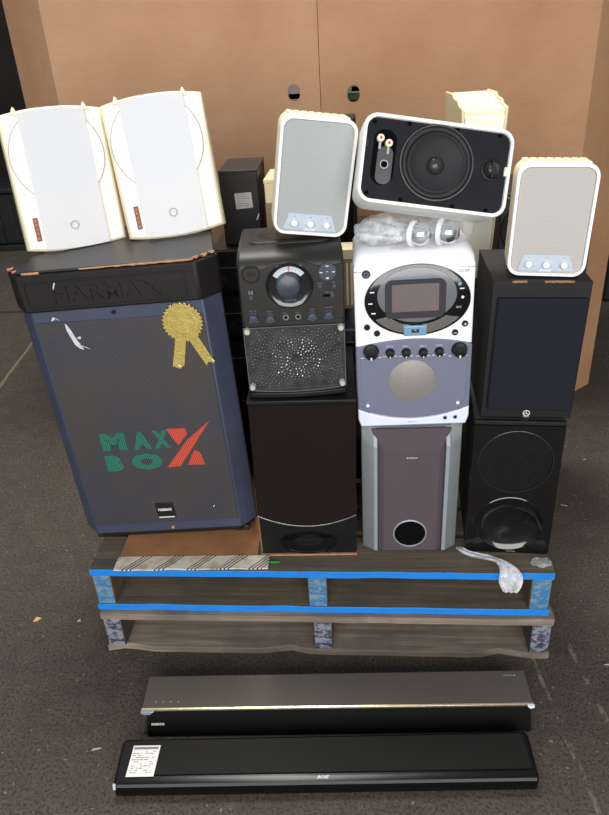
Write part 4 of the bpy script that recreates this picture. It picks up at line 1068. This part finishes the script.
t = thing('sound_bar', 'front sound bar, all glossy black with a white paper label', 'sound bar', (-.561, .885, 0), 3.2, group='sound bars on the floor')
LW = .923
pf = [(.004, .0), (.0, .008), (.0, .036), (.004, .041), (.016, .0435), (.017, .0435), (.10, .053), (.108, .048), (.110, .004), (.106, 0)]
def endtaper(x, k): return [(x, y + (0 if y > .05 else 0) * k, z) for y, z in pf]
b = B(); b.loft([[(x, .004 + (y - .004) * s + (1 - s) * .04, z * s) for y, z in pf] for x, s in ((0, .9), (.004, 1), (LW - .004, 1), (LW, .9))]); b.build('body', 'bar_gloss', t, bev=.0015)
b = B(); b.prismz([(.045, .0225), (LW - .012, .0225), (LW - .016, .100), (.036, .100)], 0, .0035)
tp = b.build('top_grille', 'bar_top', t, M4=Matrix.Translation((0, 0, .0416)) @ Matrix.Rotation(math.atan(.0095 / .083), 4, 'X'))
b = B(); b.prismz([(.0, 0), (.062, 0), (.066, .070), (.004, .070)], .0, .0006)
Rl = Matrix.Translation((.026, .018, .0466)) @ Matrix.Rotation(math.atan(.0095 / .083), 4, 'X')
lb = b.build('paper_label', 'label', t, M4=Rl)
b = B(); rnd = random.Random(5)
b.prismz([(.006, .061), (.062, .061), (.0625, .0665), (.0062, .0665)], .0006, .0009)
for k in range(11):
    y = .056 - k * .0048; x = .005 + .0002 * k
    while x < .054:
        w = .003 + .007 * rnd.random()
        if rnd.random() < .62: b.prismz([(x, y), (min(.058, x + w), y), (min(.058, x + w), y + .0016), (x, y + .0016)], .0006, .0008)
        x += w + .0018
b.build('label_print', 'ink_grey', lb, M4=Rl)
b = B(); b.prismz([(0, 0), (.018, 0), (.018, .013), (0, .013)], 0, .0006); b.prismz([(.003, .003), (.008, .003), (.006, .010)], .0006, .0009)
b.build('round_sticker', 'label_grey', t, M4=Matrix.Translation((.116, .026, .0470)) @ Matrix.Rotation(math.atan(.0095 / .083), 4, 'X'))
b = B(); b.text('BOSE', 0, 0, .0065, 0, width=.026, italic=.35, bold=.03, depth=.0004)
b.build('lettering', 'ink', t, M4=Matrix.Translation((.461, .0125, .0432)) @ Matrix.Rotation(math.radians(-78), 4, 'X'))
b = B(); b.prism([(.001, .030), (.006, .030), (.0075, .044), (.002, .046)], -.001, .004); b.build('worn_corner', 'scratch', t)

# ------------------------------------------------------------------ scraps on the floor
def scrap(x, y, pts, m, label, cat='scrap'):
    b = B(); b.prismz([(px, py) for px, py in pts], 0, .002)
    tag(b.build('floor_scrap', m, None, loc=(x, y, .0005)), label, cat, 'scraps on the floor')
scrap(-.972, 1.394, [(0, 0), (.012, .002), (.020, .014), (.004, .018)], 'leaf', 'small tan scrap on the floor left of the pallets, nearest the pallets')
scrap(-.84, 1.397, [(0, 0), (.010, .002), (.006, .010)], 'leaf', 'tiny tan crumb on the floor touching distance from the blue pallet corner')
scrap(-.655, .995, [(0, 0), (.018, .005), (.022, .009), (.004, .006)], 'grit', 'pale splinter on the floor left of the front sound bar')
scrap(.81, 2.24, [(0, 0), (.012, .002), (.010, .006)], 'grit', 'pale speck on the floor right of the bookshelf speaker')
scrap(.60, 1.28, [(0, 0), (.016, -.002), (.015, .003)], 'grit', 'pale splinter on the floor right of the rear sound bar')
scrap(.66, 1.96, [(0, 0), (.02, -.008), (.021, -.006)], 'grit', 'pale sliver on the floor right of the glossy speaker')

# ------------------------------------------------------------------ light: daylight from the open loading door behind the camera, and an added fill over the boxes
def area(name, loc, target, sx, sy, power, col):
    l = bpy.data.lights.new(name, 'AREA'); l.shape = 'RECTANGLE'; l.size = sx; l.size_y = sy; l.energy = power; l.color = col
    o = bpy.data.objects.new(name, l); COL.objects.link(o); o.location = loc
    o.rotation_euler = (Vector(target) - Vector(loc)).to_track_quat('-Z', 'Y').to_euler(); return o
area('loading_door_daylight', (.2, -3.0, 2.1), (-.2, 2.2, .8), 5.0, 2.8, 290, (1, .985, .96))
area('box_fill_light', (-.6, 3.1, 5.2), (-.4, 2.9, 0), 1.6, 1.6, 230, (1, .98, .94))  # unseen lamp added overhead to brighten the white bag inside the left box
w = bpy.data.worlds.new('yard_sky'); bpy.context.scene.world = w; w.use_nodes = True
bg = w.node_tree.nodes['Background']; bg.inputs[0].default_value = (.78, .86, 1, 1); bg.inputs[1].default_value = .42

# ------------------------------------------------------------------ camera
f, p, r, H, A = 687.43, .49662, -.060315, 1.4592, .1011
fwd = Vector((-math.sin(A) * math.cos(p), math.cos(A) * math.cos(p), -math.sin(p)))
up = Vector((-math.sin(A) * math.sin(p), math.cos(A) * math.sin(p), math.cos(p))); rt = Vector((math.cos(A), math.sin(A), 0))
Rv = rt * math.cos(r) + up * math.sin(r); Uv = -rt * math.sin(r) + up * math.cos(r)
cd = bpy.data.cameras.new('camera'); cam = bpy.data.objects.new('camera', cd); COL.objects.link(cam)
m = Matrix((Rv, Uv, -fwd)).transposed().to_4x4(); m.translation = (0, 0, H); cam.matrix_world = m
cd.sensor_fit = 'HORIZONTAL'; cd.sensor_width = 36; cd.lens = f * 36 / 609; cd.clip_start = .05
S = bpy.context.scene; S.camera = cam
S.view_settings.view_transform = 'Standard'; S.view_settings.look = 'None'; S.view_settings.gamma = 1; S.view_settings.use_curve_mapping = False
S.view_settings.exposure = 0.0
S.cycles.use_denoising = True
